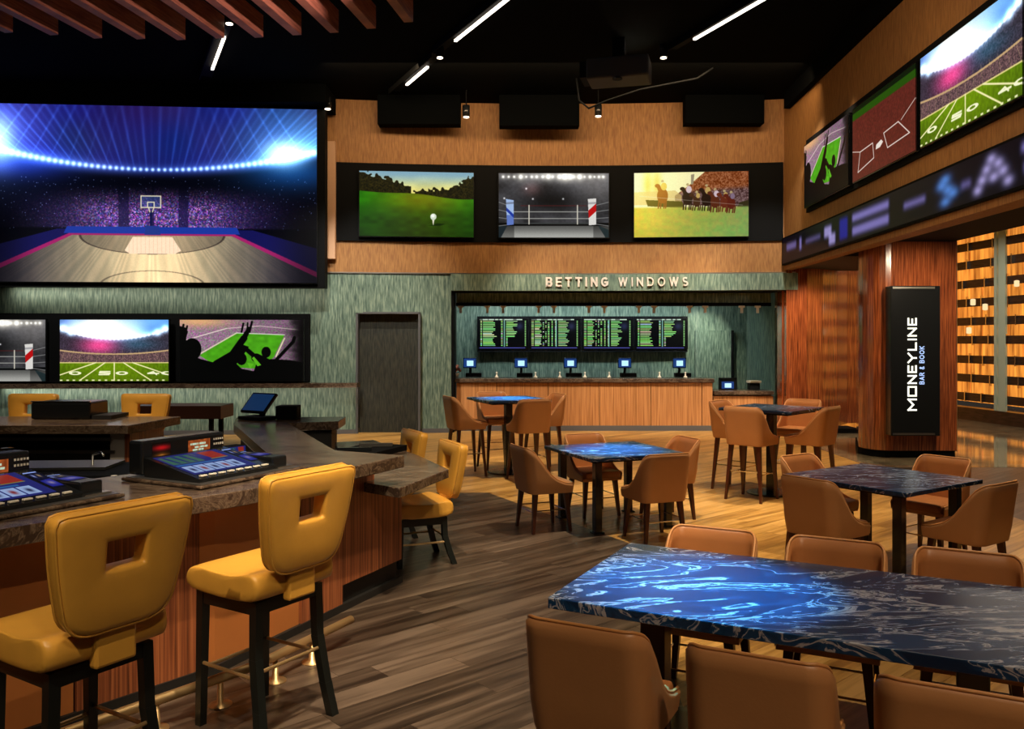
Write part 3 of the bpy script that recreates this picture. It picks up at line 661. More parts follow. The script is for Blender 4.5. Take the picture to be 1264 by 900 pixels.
DX0, DX1, DZ = -3.19, -1.875, 2.467; OX0 = -1.256
arc(XL, DX0, 0, 3.27, 0, .3).build('wall_panel', M_GRWALL, lw); arc(DX0, DX1, DZ, 3.27, 0, .3).build('wall_panel', M_GRWALL, lw)
arc(DX1, OX0, 0, 3.27, 0, .3).build('wall_panel', M_GRWALL, lw); arc(OX0, 5.78, 2.93, 3.27, .06, .36).build('fascia', M_GRWALL, lw)
o = arc(XL, 5.75, 3.27, 3.295, .03, .3, 40).build('trim_1', M_STEEL); props(o, kind='structure')
o = arc(XL, DX0, 0, .09, .012, .02).build('baseboard_back', M_GREYM); props(o, kind='structure')
o = arc(DX1, OX0, 0, .09, .012, .02).build('baseboard_centre', M_GREYM); props(o, kind='structure')
# dark doorway
dr = bpy.data.objects.new('door_1', None); COL.objects.link(dr); dr['kind'] = 'structure'
yd = D(-2.5)
MB().box(((DX0+DX1)/2, yd+.18, DZ/2), (DX1-DX0-.06, .05, DZ)).build('door_leaf', M_DKWALL, dr)
fm = MB(); fm.box((DX0+.02, yd-.02, DZ/2), (.04, .1, DZ)); fm.box((DX1-.02, yd-.02, DZ/2), (.04, .1, DZ)); fm.box(((DX0+DX1)/2, yd-.02, DZ), (DX1-DX0, .1, .04)); fm.build('door_frame', M_GREYM, dr)
# left side wall, ceiling, rear
for nm, c, s in (('wall_left', (-12, 8, 3.5), (.2, 22, 7)), ('wall_rear', (0, -3, 3.5), (26, .2, 7))):
    props(MB().box(c, s).build(nm, M_DKWALL), kind='structure')
ceil = MB().box((0, 8, 6.86), (26, 24, .1)).build('ceiling', M_CEIL); props(ceil, kind='structure')
for xa, xb, pz in ((463, 565, 153), (617, 716, 155), (853, 950, 152)):
    MB().box(((P(xa, 16.3)+P(xb, 16.3))/2, 16.85, (Z(pz, 16.7)+6.82)/2), ((xb-xa)/F*16.7, .3, 6.82-Z(pz, 16.7))).build('soffit_box', M_CEIL, ceil)
MB().box(((-12+P(402, 16.0))/2, 16.45, 6.66), (P(402, 16.0)+12, .95, .40)).build('soffit_box', M_CEIL, ceil)
# right wall bulkhead
def RX(Y): return 5.53+.042*(Y-16.9)
rw = MB().prism([(RX(17.2), 17.2), (RX(1), 1), (RX(1)+.42, 1), (RX(17.2)+.15, 17.2)], 3.33, 6.85).build('wall_right', M_ORWALL); props(rw, kind='structure')
cv = MB().prism([(RX(16.6)-.12, 16.6), (RX(1)-.12, 1), (RX(1), 1), (RX(16.6), 16.6)], 6.5, 6.82).build('ceiling_drop', M_CEIL, ceil)
o = MB().box((6.4, 9, 3.62), (1.45, 14, .25)).build('ceiling_corridor', M_BLACK); props(o, kind='structure')
o = MB().box((9.9, 13, 4.75), (5.8, 24, .1)).build('ceiling_hall', mat('pale_green_plaster', (.35, .42, .33), .7)); props(o, kind='structure')
# rust lacquered piers
pc = [(6.12, 13.5), (7.18, 13.5), (7.18, 15.3), (6.30, 15.3)]
for k in range(0, 6): a = PI+k*PI/12; pc.append((6.12+.32*math.cos(a)*1, 14.0+.5*math.sin(a)*1))
col = bpy.data.objects.new('wall_pier', None); COL.objects.link(col); col['kind'] = 'structure'
MB().prism(pc, .12, 3.6).build('veneer_cladding', M_RUST, col)
MB().prism([(x*.99+.06, y+.03) for x, y in pc], 0, .12).build('plinth', M_BLACK, col)
MB().box((7.20, 14.2, 1.85), (.03, 1.3, 3.5)).build('corner_strip', M_BRASS, col)
rec = bpy.data.objects.new('wall_recess', None); COL.objects.link(rec); rec['kind'] = 'structure'
for xa, xb, ya, yb in ((5.56, 5.98, 16.95, 16.95), (5.985, 6.35, 16.95, 17.1), (6.355, 6.8, 17.1, 17.5), (6.805, 7.3, 17.5, 18.2), (7.305, 8.0, 18.2, 18.5), (8.005, 8.8, 18.5, 18.6)):
    MB().prism([(xa, ya), (xb, yb), (xb, yb+.3), (xa, ya+.3)], .10, 3.5).build('cladding_panel', M_RUST, rec)
MB().box((6.3, 17.4, .05), (1.6, .6, .1)).build('plinth', M_BLACK, rec)
MB().box((6.4, 16.0, 3.42), (1.7, 3, .12)).build('soffit', M_DKWALL, rec)
# hall beyond
on = bpy.data.objects.new('wall_onyx', None); COL.objects.link(on); on['kind'] = 'structure'
a0, a1 = Vector((11.9, 24)), Vector((12.9, 12.0))
for i in range(24):
    p, q = a0.lerp(a1, i/24), a0.lerp(a1, (i+.94)/24); MB().prism([tuple(p), tuple(q), (q.x+.1, q.y), (p.x+.1, p.y)], .3, 4.7).build('onyx_panel', M_ONYX, on)
MB().box((9.5, 23.8, 2.3), (5.5, .1, 4.8)).build('hall_end_panel', M_ONYX, on)
b0, b1 = (10.75, 22.6), (11.75, 14.0)
scr = thing('slat_screen', 'tall screen of dark horizontal wooden slats before glowing amber wall', 'screen')
def along(t): return lerp(b0, b1, t)
rz = math.atan2(b1[1]-b0[1], b1[0]-b0[0]); L_ = math.hypot(b1[0]-b0[0], b1[1]-b0[1])
M_SLAT = streak('dark_slat_wood', (.018, .008, .005), (.075, .038, .024), (4, 4, 30), .35)
M_POST = mat('pale_green_metal', (.55, .72, .60), .4)
slm = None
for i, z in enumerate((4.16, 3.72, 3.26, 2.81, 2.36, 1.92, 1.45, 1.0, .55)):
    c = along(.5); o = MB().box((c[0], c[1], z), (L_, .06, .19), rz).build('slat', M_SLAT, scr)
    for k in range(9):
        t = .2+.085*k+random.uniform(-.03, .03); c = along(t); MB().box((c[0]-.05, c[1]-.01, z+random.uniform(-.04, .04)), (.03, .05, .24), rz+PI/2*0).build('clip', M_CHROME, scr)
for px in (1233, 1241):
    t = hit(px, b0, b1); c = along(t); MB().box((c[0]-.06, c[1], 2.3), (.09 if px == 1233 else .22, .05, 4.6), rz).build('post', M_POST, scr)
c = along(.5); MB().box((c[0], c[1], .15), (L_, .3, .3), rz).build('base_rail', M_SLAT, scr)
for px, py in ((1201, 373), (1216, 379), (1196, 408), (1255, 350)):
    o = MB().lathe((P(px, 18), 18, Z(py, 18)), [(.02, -.07), (.05, -.06), (.05, .06), (.02, .07)], 12).build('hall_lantern', M_LANT)
    props(o, {1201: 'small glowing lantern hanging in the hall, upper left between slats', 1216: 'small glowing lantern hanging just right of the upper left one', 1196: 'lowest glowing lantern, hanging in the hall behind the pillar edge', 1255: 'glowing lantern highest and rightmost in the hall by the slat screen'}[px], 'lantern', 'hall lanterns')
    o.scale = (1, 1, 1)

# ------------------------------------------------------------------ betting room
def S(name, mb, m): o = mb.build(name, m); o['kind'] = 'structure'; return o
S('wall_betting_back', MB().box((2.2, 20.3, 1.7), (8.4, .1, 3.4)), M_GRWALL)
S('wall_betting_left', MB().box((-1.40, 18.95, 1.6), (.12, 2.65, 3.2)), M_DKWALL)
S('wall_betting_right', MB().box((5.75, 19.2, 1.6), (.12, 2.2, 3.2)), M_GRWALL)
S('ceiling_betting', MB().box((2.2, 18.98, 3.2), (8.4, 2.6, .1)), M_DKWALL)
br = bpy.data.objects.new('trim_2', None); COL.objects.link(br); br['kind'] = 'structure'
MB().box((2.16, 17.83, 2.83), (6.7, .05, .26)).build('inner_header', M_GRWALL, br)
MB().box((2.16, 17.82, 2.67), (6.7, .08, .07)).build('glass_track', M_BLACK, br)
S('trim_3', MB().box((OX0+.03, 17.56, 1.46), (.05, .56, 2.93)), M_BLACK)
S('trim_4', MB().box((5.56, 17.3, 1.46), (.05, .3, 2.93)), M_RUST)
MB().box((2.16, 17.55, 2.925), (6.7, .36, .03)).build('soffit_lining', M_BLACK, br)
dr2 = MB().box(((P(858, 20.2)+P(903, 20.2))/2, 20.2, (0+Z(408, 20.2))/2), (45/F*20.2, .06, Z(408, 20.2))).build('door_2', M_GRWALL); dr2['kind'] = 'structure'
MB().box((P(903, 20.1)+.03, 20.15, Z(408, 20.2)/2), (.05, .12, Z(408, 20.2))).build('door_edge', M_BLACK, dr2)
# counter
ct = thing('betting_counter', 'long orange ribbed wood betting counter with dark stone top', 'counter', (1.6, 17.6, 0))
yf = 17.6
edges = [OX0+.08, P(613, yf), P(676.5, yf), P(740, yf), P(803.5, yf), P(866.7, yf), P(880, yf)]
for a, b in zip(edges, edges[1:]): MB().box(((a+b)/2-1.6, .06, .56), (b-a-.012, .10, .90)).build('front_panel', M_RIB2, ct)
MB().box(((edges[0]+edges[-1])/2-1.6, .28, .55), (edges[-1]-edges[0]-.02, .36, 1.0)).build('carcass', M_BLACK, ct)
MB().box(((edges[0]+edges[-1])/2-1.6, .06, .055), (edges[-1]-edges[0], .13, .11)).build('kick_plate', M_GREYM, ct)
MB().box(((edges[0]+edges[-1])/2-1.6, .32, 1.06), (edges[-1]-edges[0]+.04, .74, .08), bev=.008).build('worktop', M_BARTOP, ct)
ct2 = thing('lowered_counter', 'short lower wood counter with dark top at the right end', 'counter', (4.95, 17.6, 0))
xa, xb = edges[-1]+.02-4.95, 5.50-4.95
MB().box(((xa+xb)/2, .06, .40), (xb-xa, .10, .66)).build('front_panel', M_RIB2, ct2)
MB().box(((xa+xb)/2, .28, .40), (xb-xa-.02, .34, .72)).build('carcass', M_BLACK, ct2)
MB().box(((xa+xb)/2, .06, .04), (xb-xa, .13, .08)).build('kick_plate', M_GREYM, ct2)
MB().box(((xa+xb)/2, .32, .80), (xb-xa, .74, .08), bev=.008).build('worktop', M_BARTOP, ct2)
# odds boards
names = ['leftmost odds board with dense green columns', 'second odds board from the left, above the tall bistro table', 'third odds board, with the shorter sparser columns', 'rightmost odds board beside the light green door']
for i, (xa, xb) in enumerate(((590, 652), (654, 716), (719, 781), (784, 848))):
    Yb = 20.05; X0, X1 = P(xa, Yb), P(xb, Yb); zt, zb = Z(393, Yb), Z(432, Yb)
    t = thing('odds_board', names[i], 'screen', ((X0+X1)/2, Yb, zb), 0, 'odds boards above the betting counter'); wd = X1-X0; ht = zt-zb
    MB().box((0, .085, ht/2), (wd+.045, .15, ht+.10)).build('bezel', M_BLACKG, t)
    quad('display', [(-wd/2, -.002, 0), (wd/2, -.002, 0), (wd/2, -.002, ht), (-wd/2, -.002, ht)], pic_odds(20+i), t)
# glass panels with clamps
gl = [(568.7, 601.7), (621, 664.7), (683.7, 726.7), (745.7, 788.3), (807, 850.7), (870, 915), (934.6, 960)]
gn = ['leftmost glass teller screen above the counter', 'glass teller screen second from the left', 'glass teller screen third from the left', 'middle glass teller screen under the fascia sign', 'glass teller screen third from the right', 'glass teller screen second from the right over the counter end', 'rightmost narrow glass screen above the lowered counter']
for i, (a, b) in enumerate(gl):
    Yg = 17.8; xa, xb = P(a-8, Yg), P(b+(8 if i < 6 else 5), Yg); zb = 1.25 if i < 5 else (1.25 if i == 5 else 1.0)
    t = thing('teller_glass', gn[i], 'glass screen', ((xa+xb)/2, Yg, zb), 0, 'glass teller screens')
    gp_ = MB().box((0, 0, (2.62-zb)/2), (xb-xa, .01, 2.62-zb)).build('glass_pane', M_GLASS, t)
    for c in (a, b): MB().box((P(c, Yg)-(xa+xb)/2, -.03, 2.55-zb), (.05, .05, .13)).box((P(c, Yg)-(xa+xb)/2, -.03, 2.62-zb), (.12, .06, .04)).build('clamp', M_WHITEP, gp_)
# teller terminals
tl = ['leftmost teller terminal beside the small flowers', 'teller terminal second from the left', 'middle teller terminal on the high counter', 'teller terminal second from the right', 'rightmost teller terminal on the high counter']
for i, px in enumerate((580, 643, 704, 771, 838.5)):
    Yt = 17.95; t = thing('teller_terminal', tl[i], 'terminal', (P(px, Yt), Yt, 1.11), 0, 'teller terminals on the betting counter')
    MB().box((.08, .05, .05), (.34, .2, .09), bev=.01).build('base_unit', M_BLACK, t)
    MB().tube([(0, .05, .05), (.01, .04, .16), (0, .02, .26)], .028).build('stand', M_BLACK, t, True)
    mo = MB().box((0, .0, .31), (.29, .03, .22), bev=.006).build('monitor', M_BLACKG, t)
    quad('display', [(-.13, -.018, .22), (.13, -.018, .22), (.13, -.018, .405), (-.13, -.018, .405)], A_POS, mo)
for i, px in enumerate((613, 661, 691, 722, 752, 814, 846)):
    o = MB().lathe((0, 0, 0), [(.05, 0), (.05, .03), (.022, .06), (.018, .13), (.03, .15), (.01, .17)], 14).build('pen_stand', M_WHITEP, None, True)
    o.location = (P(px, 17.75), 17.75, 1.11); o.scale = (.8, .8, .75); props(o, ['white pen stand furthest left on the betting counter', 'white pen stand right of the second terminal', 'white pen stand just left of the middle terminal', 'white pen stand just right of the middle terminal', 'white pen stand left of the fourth terminal', 'white pen stand left of the rightmost terminal', 'white pen stand at the right end of the high counter'][i], 'stand', 'white pen stands')
t = thing('counter_terminal', 'small black terminal with blue screen on the lowered counter', 'terminal', (P(900, 17.9), 17.9, .84))
MB().box((0, .12, .13), (.36, .16, .26), bev=.01).build('housing', M_BLACK, t); quad('display', [(-.15, .03, .03), (.11, .03, .03), (.11, .038, .18), (-.15, .038, .18)], A_POS, t)
t = thing('receipt_printer', 'pale receipt printer on the lowered counter near the pillar', 'printer', (P(931, 17.9), 17.9, .84))
MB().box((0, .05, .08), (.22, .2, .14), bev=.01).build('housing', M_BLACK, t); MB().box((0, .03, .18), (.26, .22, .05), .1, .01).build('lid', M_WHITEP, t)
t = thing('flower_pot', 'little pot of pink flowers at the left end of the counter', 'plant', (P(563, 17.9), 17.9, 1.11))
MB().lathe((0, 0, 0), [(.05, 0), (.07, .08), (.075, .10), (.05, .10)], 14).build('pot', M_WHITEP, t, True)
fl = MB()
for k in range(14): a = k*2.4; bmesh.ops.create_icosphere(fl.bm, subdivisions=1, radius=.035, matrix=Matrix.Translation((.09*math.cos(a)*(k % 3)/2, .06*math.sin(a), .15+.03*(k % 4))))
fl.build('flowers', mat('pink_petals', (.45, .16, .12), .6), t, True)
# letters ---------------------------------------------------------------
def arcp(cx, cy, rx, ry, a0, a1, n=10): return [(cx+rx*math.cos(math.radians(a0+(a1-a0)*i/n)), cy+ry*math.sin(math.radians(a0+(a1-a0)*i/n))) for i in range(n+1)]
GL = {'B': (.62, [[(0, 0), (0, 1)], [(0, 1), (.38, 1)]+arcp(.38, .76, .2, .24, 90, -90)[1:]+[(0, .52)], [(0, .52), (.38, .52)]+arcp(.38, .26, .24, .26, 90, -90)[1:]+[(0, 0)]]),
      'E': (.55, [[(0, 0), (0, 1)], [(0, 1), (.55, 1)], [(0, .5), (.48, .5)], [(0, 0), (.55, 0)]]),
      'T': (.64, [[(0, 1), (.64, 1)], [(.32, 0), (.32, 1)]]), 'I': (.0, [[(0, 0), (0, 1)]]),
      'N': (.66, [[(0, 0), (0, 1)], [(0, 1), (.66, 0)], [(.66, 0), (.66, 1)]]),
      'G': (.72, [arcp(.38, .5, .38, .5, 45, 330)+[(.72, .45)], [(.72, .45), (.42, .45)]]),
      'W': (1.0, [[(0, 1), (.25, 0), (.5, 1), (.75, 0), (1, 1)]]), 'D': (.68, [[(0, 0), (0, 1)], [(0, 1), (.3, 1)]+arcp(.3, .5, .38, .5, 90, -90)[1:]+[(0, 0)]]),
      'O': (.80, [arcp(.40, .5, .40, .5, 0, 360, 20)]), 'S': (.56, [arcp(.28, .75, .25, .25, 40, 240, 8)+arcp(.28, .25, .27, .25, 80, -140, 9)[0:]]),
      'M': (.95, [[(0, 0), (0, 1)], [(0, 1), (.475, .35)], [(.475, .35), (.95, 1)], [(.95, 1), (.95, 0)]]), 'Y': (.8, [[(0, 1), (.4, .45)], [(.8, 1), (.4, .45)], [(.4, .45), (.4, 0)]]),
      'L': (.6, [[(0, 1), (0, 0)], [(0, 0), (.6, 0)]]), 'Q': (.8, [[(0, 0), (0, 1), (.8, 1), (.8, 0), (0, 0)]]),
      'A': (.7, [[(0, 0), (.35, 1)], [(.35, 1), (.7, 0)], [(.12, .32), (.58, .32)]]), 'R': (.6, [[(0, 0), (0, 1)], [(0, 1), (.36, 1)]+arcp(.36, .75, .22, .25, 90, -90)[1:]+[(0, .5)], [(.3, .5), (.6, 0)]]),
      'K': (.6, [[(0, 0), (0, 1)], [(.6, 1), (0, .45)], [(.2, .6), (.6, 0)]]), '&': (.6, [[(.6, 0), (.12, .78)]+arcp(.3, .8, .17, .2, 180, 0, 6)+[(.08, .4)]+arcp(.28, .24, .25, .24, 160, 350, 8)]), ' ': (.35, [])}
def letters(text, size, gap, th, M, dep, m, parent, sx=1.0):
    x = 0; out = []
    for ch in text:
        wd, st = GL[ch]; tt = th
        if st:
            mb = MB()
            for si, pl in enumerate(st):
                for k, (p, q) in enumerate(zip(pl, pl[1:])):
                    a = Vector(((x+p[0]*sx)*size, p[1]*size)); b = Vector(((x+q[0]*sx)*size, q[1]*size)); d = b-a; ln = d.length
                    ext = tt*size*.5 if len(pl) < 8 else tt*size*.12
                    ang = math.atan2(d.y, d.x); c = (a+b)/2
                    T = M @ Matrix.Translation((c.x, c.y, dep/2)) @ Matrix.Rotation(ang, 4, 'Z')
                    mb.box((0, 0, 0), (ln+ext*2*(1 if len(pl) < 8 else 1), tt*size, dep+.0006*((si*7+k) % 5)), M=T)
            out.append(mb.build('letter', m, parent))
        x += wd*sx+gap+(th if ch != ' ' else 0)
    return x*size
def textlen(text, gap, th, sx=1.0): return sum(GL[c][0]*sx+gap+(th if c != ' ' else 0) for c in text)-gap-th
sg = thing('betting_windows_sign', 'raised pale lettering BETTING WINDOWS on the green fascia', 'sign', (P(675, 17.2), 17.2, Z(352.5, 17.2)))
tw = (847-675)/F*17.2; sz = (352.5-343)/F*17.2
for g in np.arange(.1, 1.0, .01):
    if textlen('BETTING WINDOWS', g, .2)*sz >= tw: break
x = 0
for part_, off in (('BETTING WINDOWS', 0),):
    for k, ch in enumerate(part_):
        wd, st = GL[ch]
        if st:
            xw = P(675, 17.2)+(x+wd/2)*sz; dy = D(xw)-.06-17.2
            T = Matrix.Translation((0, dy, 0)) @ Matrix.Rotation(PI/2, 4, 'X') @ Matrix.Translation((x*sz, 0, 0))
            letters(ch, sz, 0, .25 if k < 8 else .18, T, .04, M_LET, sg)
        x += wd+g+(.2 if ch != ' ' else 0)
# MONEYLINE display
Ys = 13.3; t = thing('vertical_sign_display', 'tall black display reading MONEYLINE BAR & BOOK on the rust pillar', 'sign', (P(1129.5, Ys), Ys, Z(538, Ys)))
wd = 61/F*Ys; ht = 185/F*Ys
bevmod(MB().box((0, .08, ht/2), (wd, .2, ht)).build('casing', M_BLACKG, t), .01)
for z in (.03, ht-.03): MB().box((-.03, -.022, z), (wd-.12, .01, .03)).build('casing_trim', M_STEEL, t)
R90 = Matrix.Rotation(PI/2, 4, 'X') @ Matrix.Rotation(PI/2, 4, 'Z')
capw = 12/F*Ys; ln = 123/F*Ys; txt = 'MQNEYLINE'
g = .22; sx = (ln/capw-textlen(txt, g, .24, 0))/sum(GL[c][0] for c in txt)
X1 = P(1131, Ys)-P(1129.5, Ys); z0 = Z(506, Ys)-Z(538, Ys)
X1 -= 1.3/F*Ys
letters(txt, capw*.78, g*1.25, .21, Matrix.Translation((X1, -.024, z0)) @ R90, .006, M_SIGNW, t, sx*1.24)
cw2 = 6/F*Ys; X2 = P(1140, Ys)-P(1129.5, Ys); tx2 = 'BAR & BOOK'; g2 = (54/F*Ys/cw2-textlen(tx2, 0, .2))/9
letters(tx2, cw2*.84, g2*1.19, .18, Matrix.Translation((X2-.5/F*Ys, -.024, Z(474, Ys)-Z(538, Ys))) @ R90, .006, M_SIGNB, t)

# ------------------------------------------------------------------ screens
def tv(label, X0, X1, z0, z1, picture, Y0=None, Y1=None, u0=0, u1=1, name='television', group='wall televisions'):
    """flat screen between plan points (X0,Y0) and (X1,Y1)"""
    cx_, cy_ = (X0+X1)/2, (Y0+Y1)/2; rz_ = math.atan2(Y1-Y0, X1-X0); wd_ = math.hypot(X1-X0, Y1-Y0); ht_ = z1-z0
    t = thing(name, label, 'screen', (cx_, cy_, z0), rz_, group)
    MB().box((0, .035, ht_/2), (wd_+.03, .06, ht_+.03)).build('bezel', M_BLACKG, t)
    q = quad('display', [(-wd_/2, -.003, 0), (wd_/2, -.003, 0), (wd_/2, -.003, ht_), (-wd_/2, -.003, ht_)], picture, t)
    return t
b = thing('screen_surround', 'long curved black surround holding three televisions above the betting windows', 'panel', (0, 0, 0))
arc(-3.62, 5.5, 3.93, 5.52, .05, .045, 30).build('backing_panel', M_BLACK, b)
for X0, X1, pc_, lb in ((-3.09, -.79, A_GOLF, 'television showing a golf ball on a green fairway'), (-.272, 1.99, A_RING, 'television showing an empty boxing ring, between golf and horse racing'), (2.51, 4.80, A_HORSE, 'television showing horses racing on grass')):
    tv(lb, X0, X1, 4.02, 5.34, pc_, D(X0)-.13, D(X1)-.13)
b = thing('screen_surround', 'black panel behind the small televisions on the left green wall', 'panel', (0, 0, 0))
arc(-11.88, P(378, 16.6), 1.07, 2.44, .12, .11, 4).build('backing_panel', M_BLACK, b)
def lw_tv(pa, pb, lb, pc_, Ya=16.55, Yb=16.6): return tv(lb, P(pa, Ya), P(pb, Yb), 1.10, 2.31, pc_, Ya, Yb)
lw_tv(-78, 56, 'television showing a boxing ring, cut off by the left edge of the picture', A_RING, 16.42, 16.46)
lw_tv(74, 208, 'television showing a football field with the 50 yard mark, on the left green wall', A_FOOT, 16.47, 16.53)
lw_tv(222, 374, 'television showing fans with raised arms, on the left green wall', A_FANS, 16.53, 16.60)
t = tv('giant video wall screen showing a basketball arena', P(-12, 15.85), P(391, 16.3), 3.02, 6.40, A_ARENA, 15.85, 16.3, name='video_wall', group='')
X0, X1 = P(-24, 15.85), P(398, 16.3)
MB().box((0, .25, 1.69), (math.hypot(X1-X0, .45), .35, 3.55)).build('cabinet', M_BLACK, t)
# right wall
b = thing('screen_surround', 'black panel behind the three televisions on the right wall', 'panel', (0, 0, 0))
MB().prism([(RX(15.4)-.05, 15.4), (RX(8.1)-.05, 8.1), (RX(8.1)-.002, 8.1), (RX(15.4)-.002, 15.4)], 4.25, 5.58).build('backing_panel', M_BLACK, b)
for Ya, Yb, pc_, lb in ((15.25, 13.02, A_FANS, 'television showing fans with raised arms, high on the right wall'), (12.83, 10.64, A_BASE, 'television showing a baseball home plate, high on the right wall'), (10.5, 8.25, A_FOOT, 'television showing a football stadium, high on the right wall')):
    tv(lb, RX(Ya)-.13, RX(Yb)-.13, 4.32, 5.43, pc_, Ya, Yb)
t = thing('ticker_display', 'long blurred purple scrolling score ticker along the right wall', 'screen', (0, 0, 0))
MB().prism([(RX(16.95)-.06, 16.95), (RX(7.4)-.06, 7.4), (RX(7.4)-.002, 7.4), (RX(16.95)-.002, 16.95)], 3.42, 3.97).build('bezel', M_BLACK, t)
quad('display', [(RX(16.9)-.064, 16.9, 3.45), (RX(7.5)-.064, 7.5, 3.45), (RX(7.5)-.064, 7.5, 3.94), (RX(16.9)-.064, 16.9, 3.94)], A_TICK, t)
o = MB().box((P(407, 16.9), 16.9, (Z(175, 16.9)+Z(320, 16.9))/2), (.24, .12, (320-175)/F*16.9), bev=.01).build('acoustic_panel', mat('pale_oak_panel', (.55, .33, .20), .5))
props(o, 'narrow upright pale panel on the ochre wall beside the video wall', 'panel')
# wall shelf
sh = arc(-12, P(437, 16.4), .96, 1.05, .36, .37, 8).build('wall_shelf', M_BARTOP); props(sh, 'long brown stone drink shelf along the left green wall', 'shelf')

# ------------------------------------------------------------------ ceiling things
def linear(pa, ya, pb, yb, zc, label):
    a = Vector((P(pa[0], ya), ya, zc)); b_ = Vector((P(pb[0], yb), yb, zc)); d = (b_-a); ln = d.length; rz_ = math.atan2(d.y, d.x); c = (a+b_)/2
    t = thing('linear_ceiling_light', label, 'ceiling light', tuple(c), rz_, 'linear ceiling lights')
    MB().box((0, 0, .02), (ln, .045, .03)).build('diffuser', M_LED, t)
    MB().box((0, -.16, .03), (ln+1.2, .02, .10)).box((0, -.05, .065), (ln+1.2, .22, .02)).build('housing', M_BLACK, t)
zc = 6.72; yy = lambda py: (zc-H)*F/(HZ-py)
linear((502, 106), yy(106), (528, 84), yy(84), zc, 'short glowing linear light, lowest of the middle row on the black ceiling')
linear((562, 52), yy(52), (640, -10), yy(-10), zc, 'long glowing linear light at the top middle of the black ceiling')
linear((857, 50), yy(50), (965, -12), yy(-12), zc, 'long glowing linear light at the right of the black ceiling')
linear((262, 87), yy(87), (277, 47), yy(47), zc, 'short glowing linear light in front of the red beams')
for i, (px, py, lb) in enumerate(((543, 71, 'tiny ceiling spot between the two middle linear lights'), (283, 29, 'tiny ceiling spot under the red beams'), (755, 101, 'ceiling spot glowing below the black projector'), (819, 71, 'tiny ceiling spot right of the black projector'))):
    y_ = (6.6-H)*F/(HZ-py); t = thing('ceiling_spotlight', lb, 'ceiling light', (P(px, y_), y_, 6.6), 0, 'small ceiling spots')
    MB().cyl((0, 0, .0), .07, .22, 16).build('can', M_BLACK, t, True); MB().cyl((0, 0, -.012), .05, .012, 16).build('lens', M_SPOTL, t)
for i, (px, py, lb) in enumerate(((404.5, 128, 'small pendant spot by the top right corner of the video wall'), (575.5, 138, 'small pendant spot hanging before the ochre wall, centre'), (738.5, 137, 'small pendant spot hanging below the projector'))):
    y_ = 16.35; z_ = Z(py, y_); t = thing('pendant_spotlight', lb, 'ceiling light', (P(px, y_), y_, z_), 0, 'pendant spots at the back wall')
    MB().cyl((0, 0, -.10), .07, .22, 16).build('can', M_BLACKG, t, True); MB().tube([(0, 0, .12), (0, 0, 6.8-z_)], .012).build('stem', M_BLACK, t); MB().cyl((0, 0, -.112), .055, .012, 16).build('lens', M_SPOTL, t)
y_ = 13.4; t = thing('projector', 'large dark grey projector box hanging from the black ceiling', 'projector', (P(762, y_), y_, Z(98, y_)), -.25)
M_PROJ = mat('dark_grey_housing', (.030, .032, .038), .7)
bevmod(MB().box((0, .25, .2), (1.0, .6, .34)).build('housing', M_PROJ, t), .03); MB().box((-.56, .3, .22), (.12, .5, .26)).build('side_pod', M_BLACK, t)
MB().box((0, .25, .54), (.2, .2, .42)).build('mount', M_BLACK, t); MB().lathe((0, 0, 0), [(.08, 0), (.08, .02)], 14).build('lens_ring', M_BLACKG, t)
# truss pipe curve
o = MB().tube([(P(712, 15.5), 15.6, 6.79), (P(715, 15.5), 15.5, 6.35), (P(725, 15.5), 15.2, 6.12), (P(745, 15.5), 15.0, 6.2), (P(790, 15), 15, 6.4), (P(860, 15), 15, 6.6), (P(880, 15), 15, 6.79)], .018).build('cable', M_BLACK, None, True); props(o, 'black cable drooping under the ceiling near the projector', 'cable')
# red beams
zb = [40, 43, 47, 48, 49, 47, 46, 43, 40, 35, 27]; xe = [16, 72, 126, 179, 229, 277, 325, 372, 418, 464, 510]
bt = thing('beam_canopy', 'fan of parallel red cedar beams hanging below the ceiling, top left', 'beams', (P(260, 12.4), 12.4, 6.35))
o_ = Vector(bt.location)
for i, (px, py) in enumerate(zip(xe, zb)):
    z_ = 6.33; Y = (z_-H)*F/(HZ-py); X = P(px, Y); dx, dy = .17, 1.0; nn = math.hypot(dx, dy); dx, dy = dx/nn, dy/nn
    q = [(X, Y), (X-.13*dy, Y+.13*dx), (X-.13*dy-6*dx, Y+.13*dx-6*dy), (X-6*dx, Y-6*dy)]
    MB().prism([(a-o_.x, c-o_.y) for a, c in q], z_-o_.z, z_+.32-o_.z).build('beam', M_BEAM, bt)
sl = MB().box((-1.8, -3.2, .36), (8, .08, .05)).box((-2.6, -5.4, .36), (8, .08, .05)).build('hanger', M_BLACK, bt)

# ------------------------------------------------------------------ tables
def posts_table(name, label, x, y, rot, sx_, sy_, h, legs, th=.035):
    t = thing(name, label, 'table', (x, y, 0), rot, None)
    MB().box((0, 0, h-th/2), (sx_, sy_, th), bev=.005).build('tabletop', M_STONE, t)
    MB().box((0, 0, h-th-.012), (sx_-.16, sy_-.16, .024)).build('underframe', M_BLACK, t)
    return t
def dining_table(label, x, y, rot):
    t = posts_table('dining_table', label, x, y, rot, 1.10, 1.10, .76, 4)
    for i in (-1, 1):
        for j in (-1, 1): MB().box((i*.40, j*.40, .36), (.075, .075, .72), bev=.006).box((i*.40, j*.40, .008), (.11, .11, .016)).build('leg', M_BLACKG, t)
    return t
TA = (1.059, 8.723, -1.192); TB = (3.072, 6.957, -.977); TC = (-.055, 12.049, -1.186); TD = (3.221, 10.381, -.751)
dining_table('square blue stone dining table at the edge of the grey floor', *TA)
dining_table('square dark stone dining table on the right before the rust pillar', *TB)
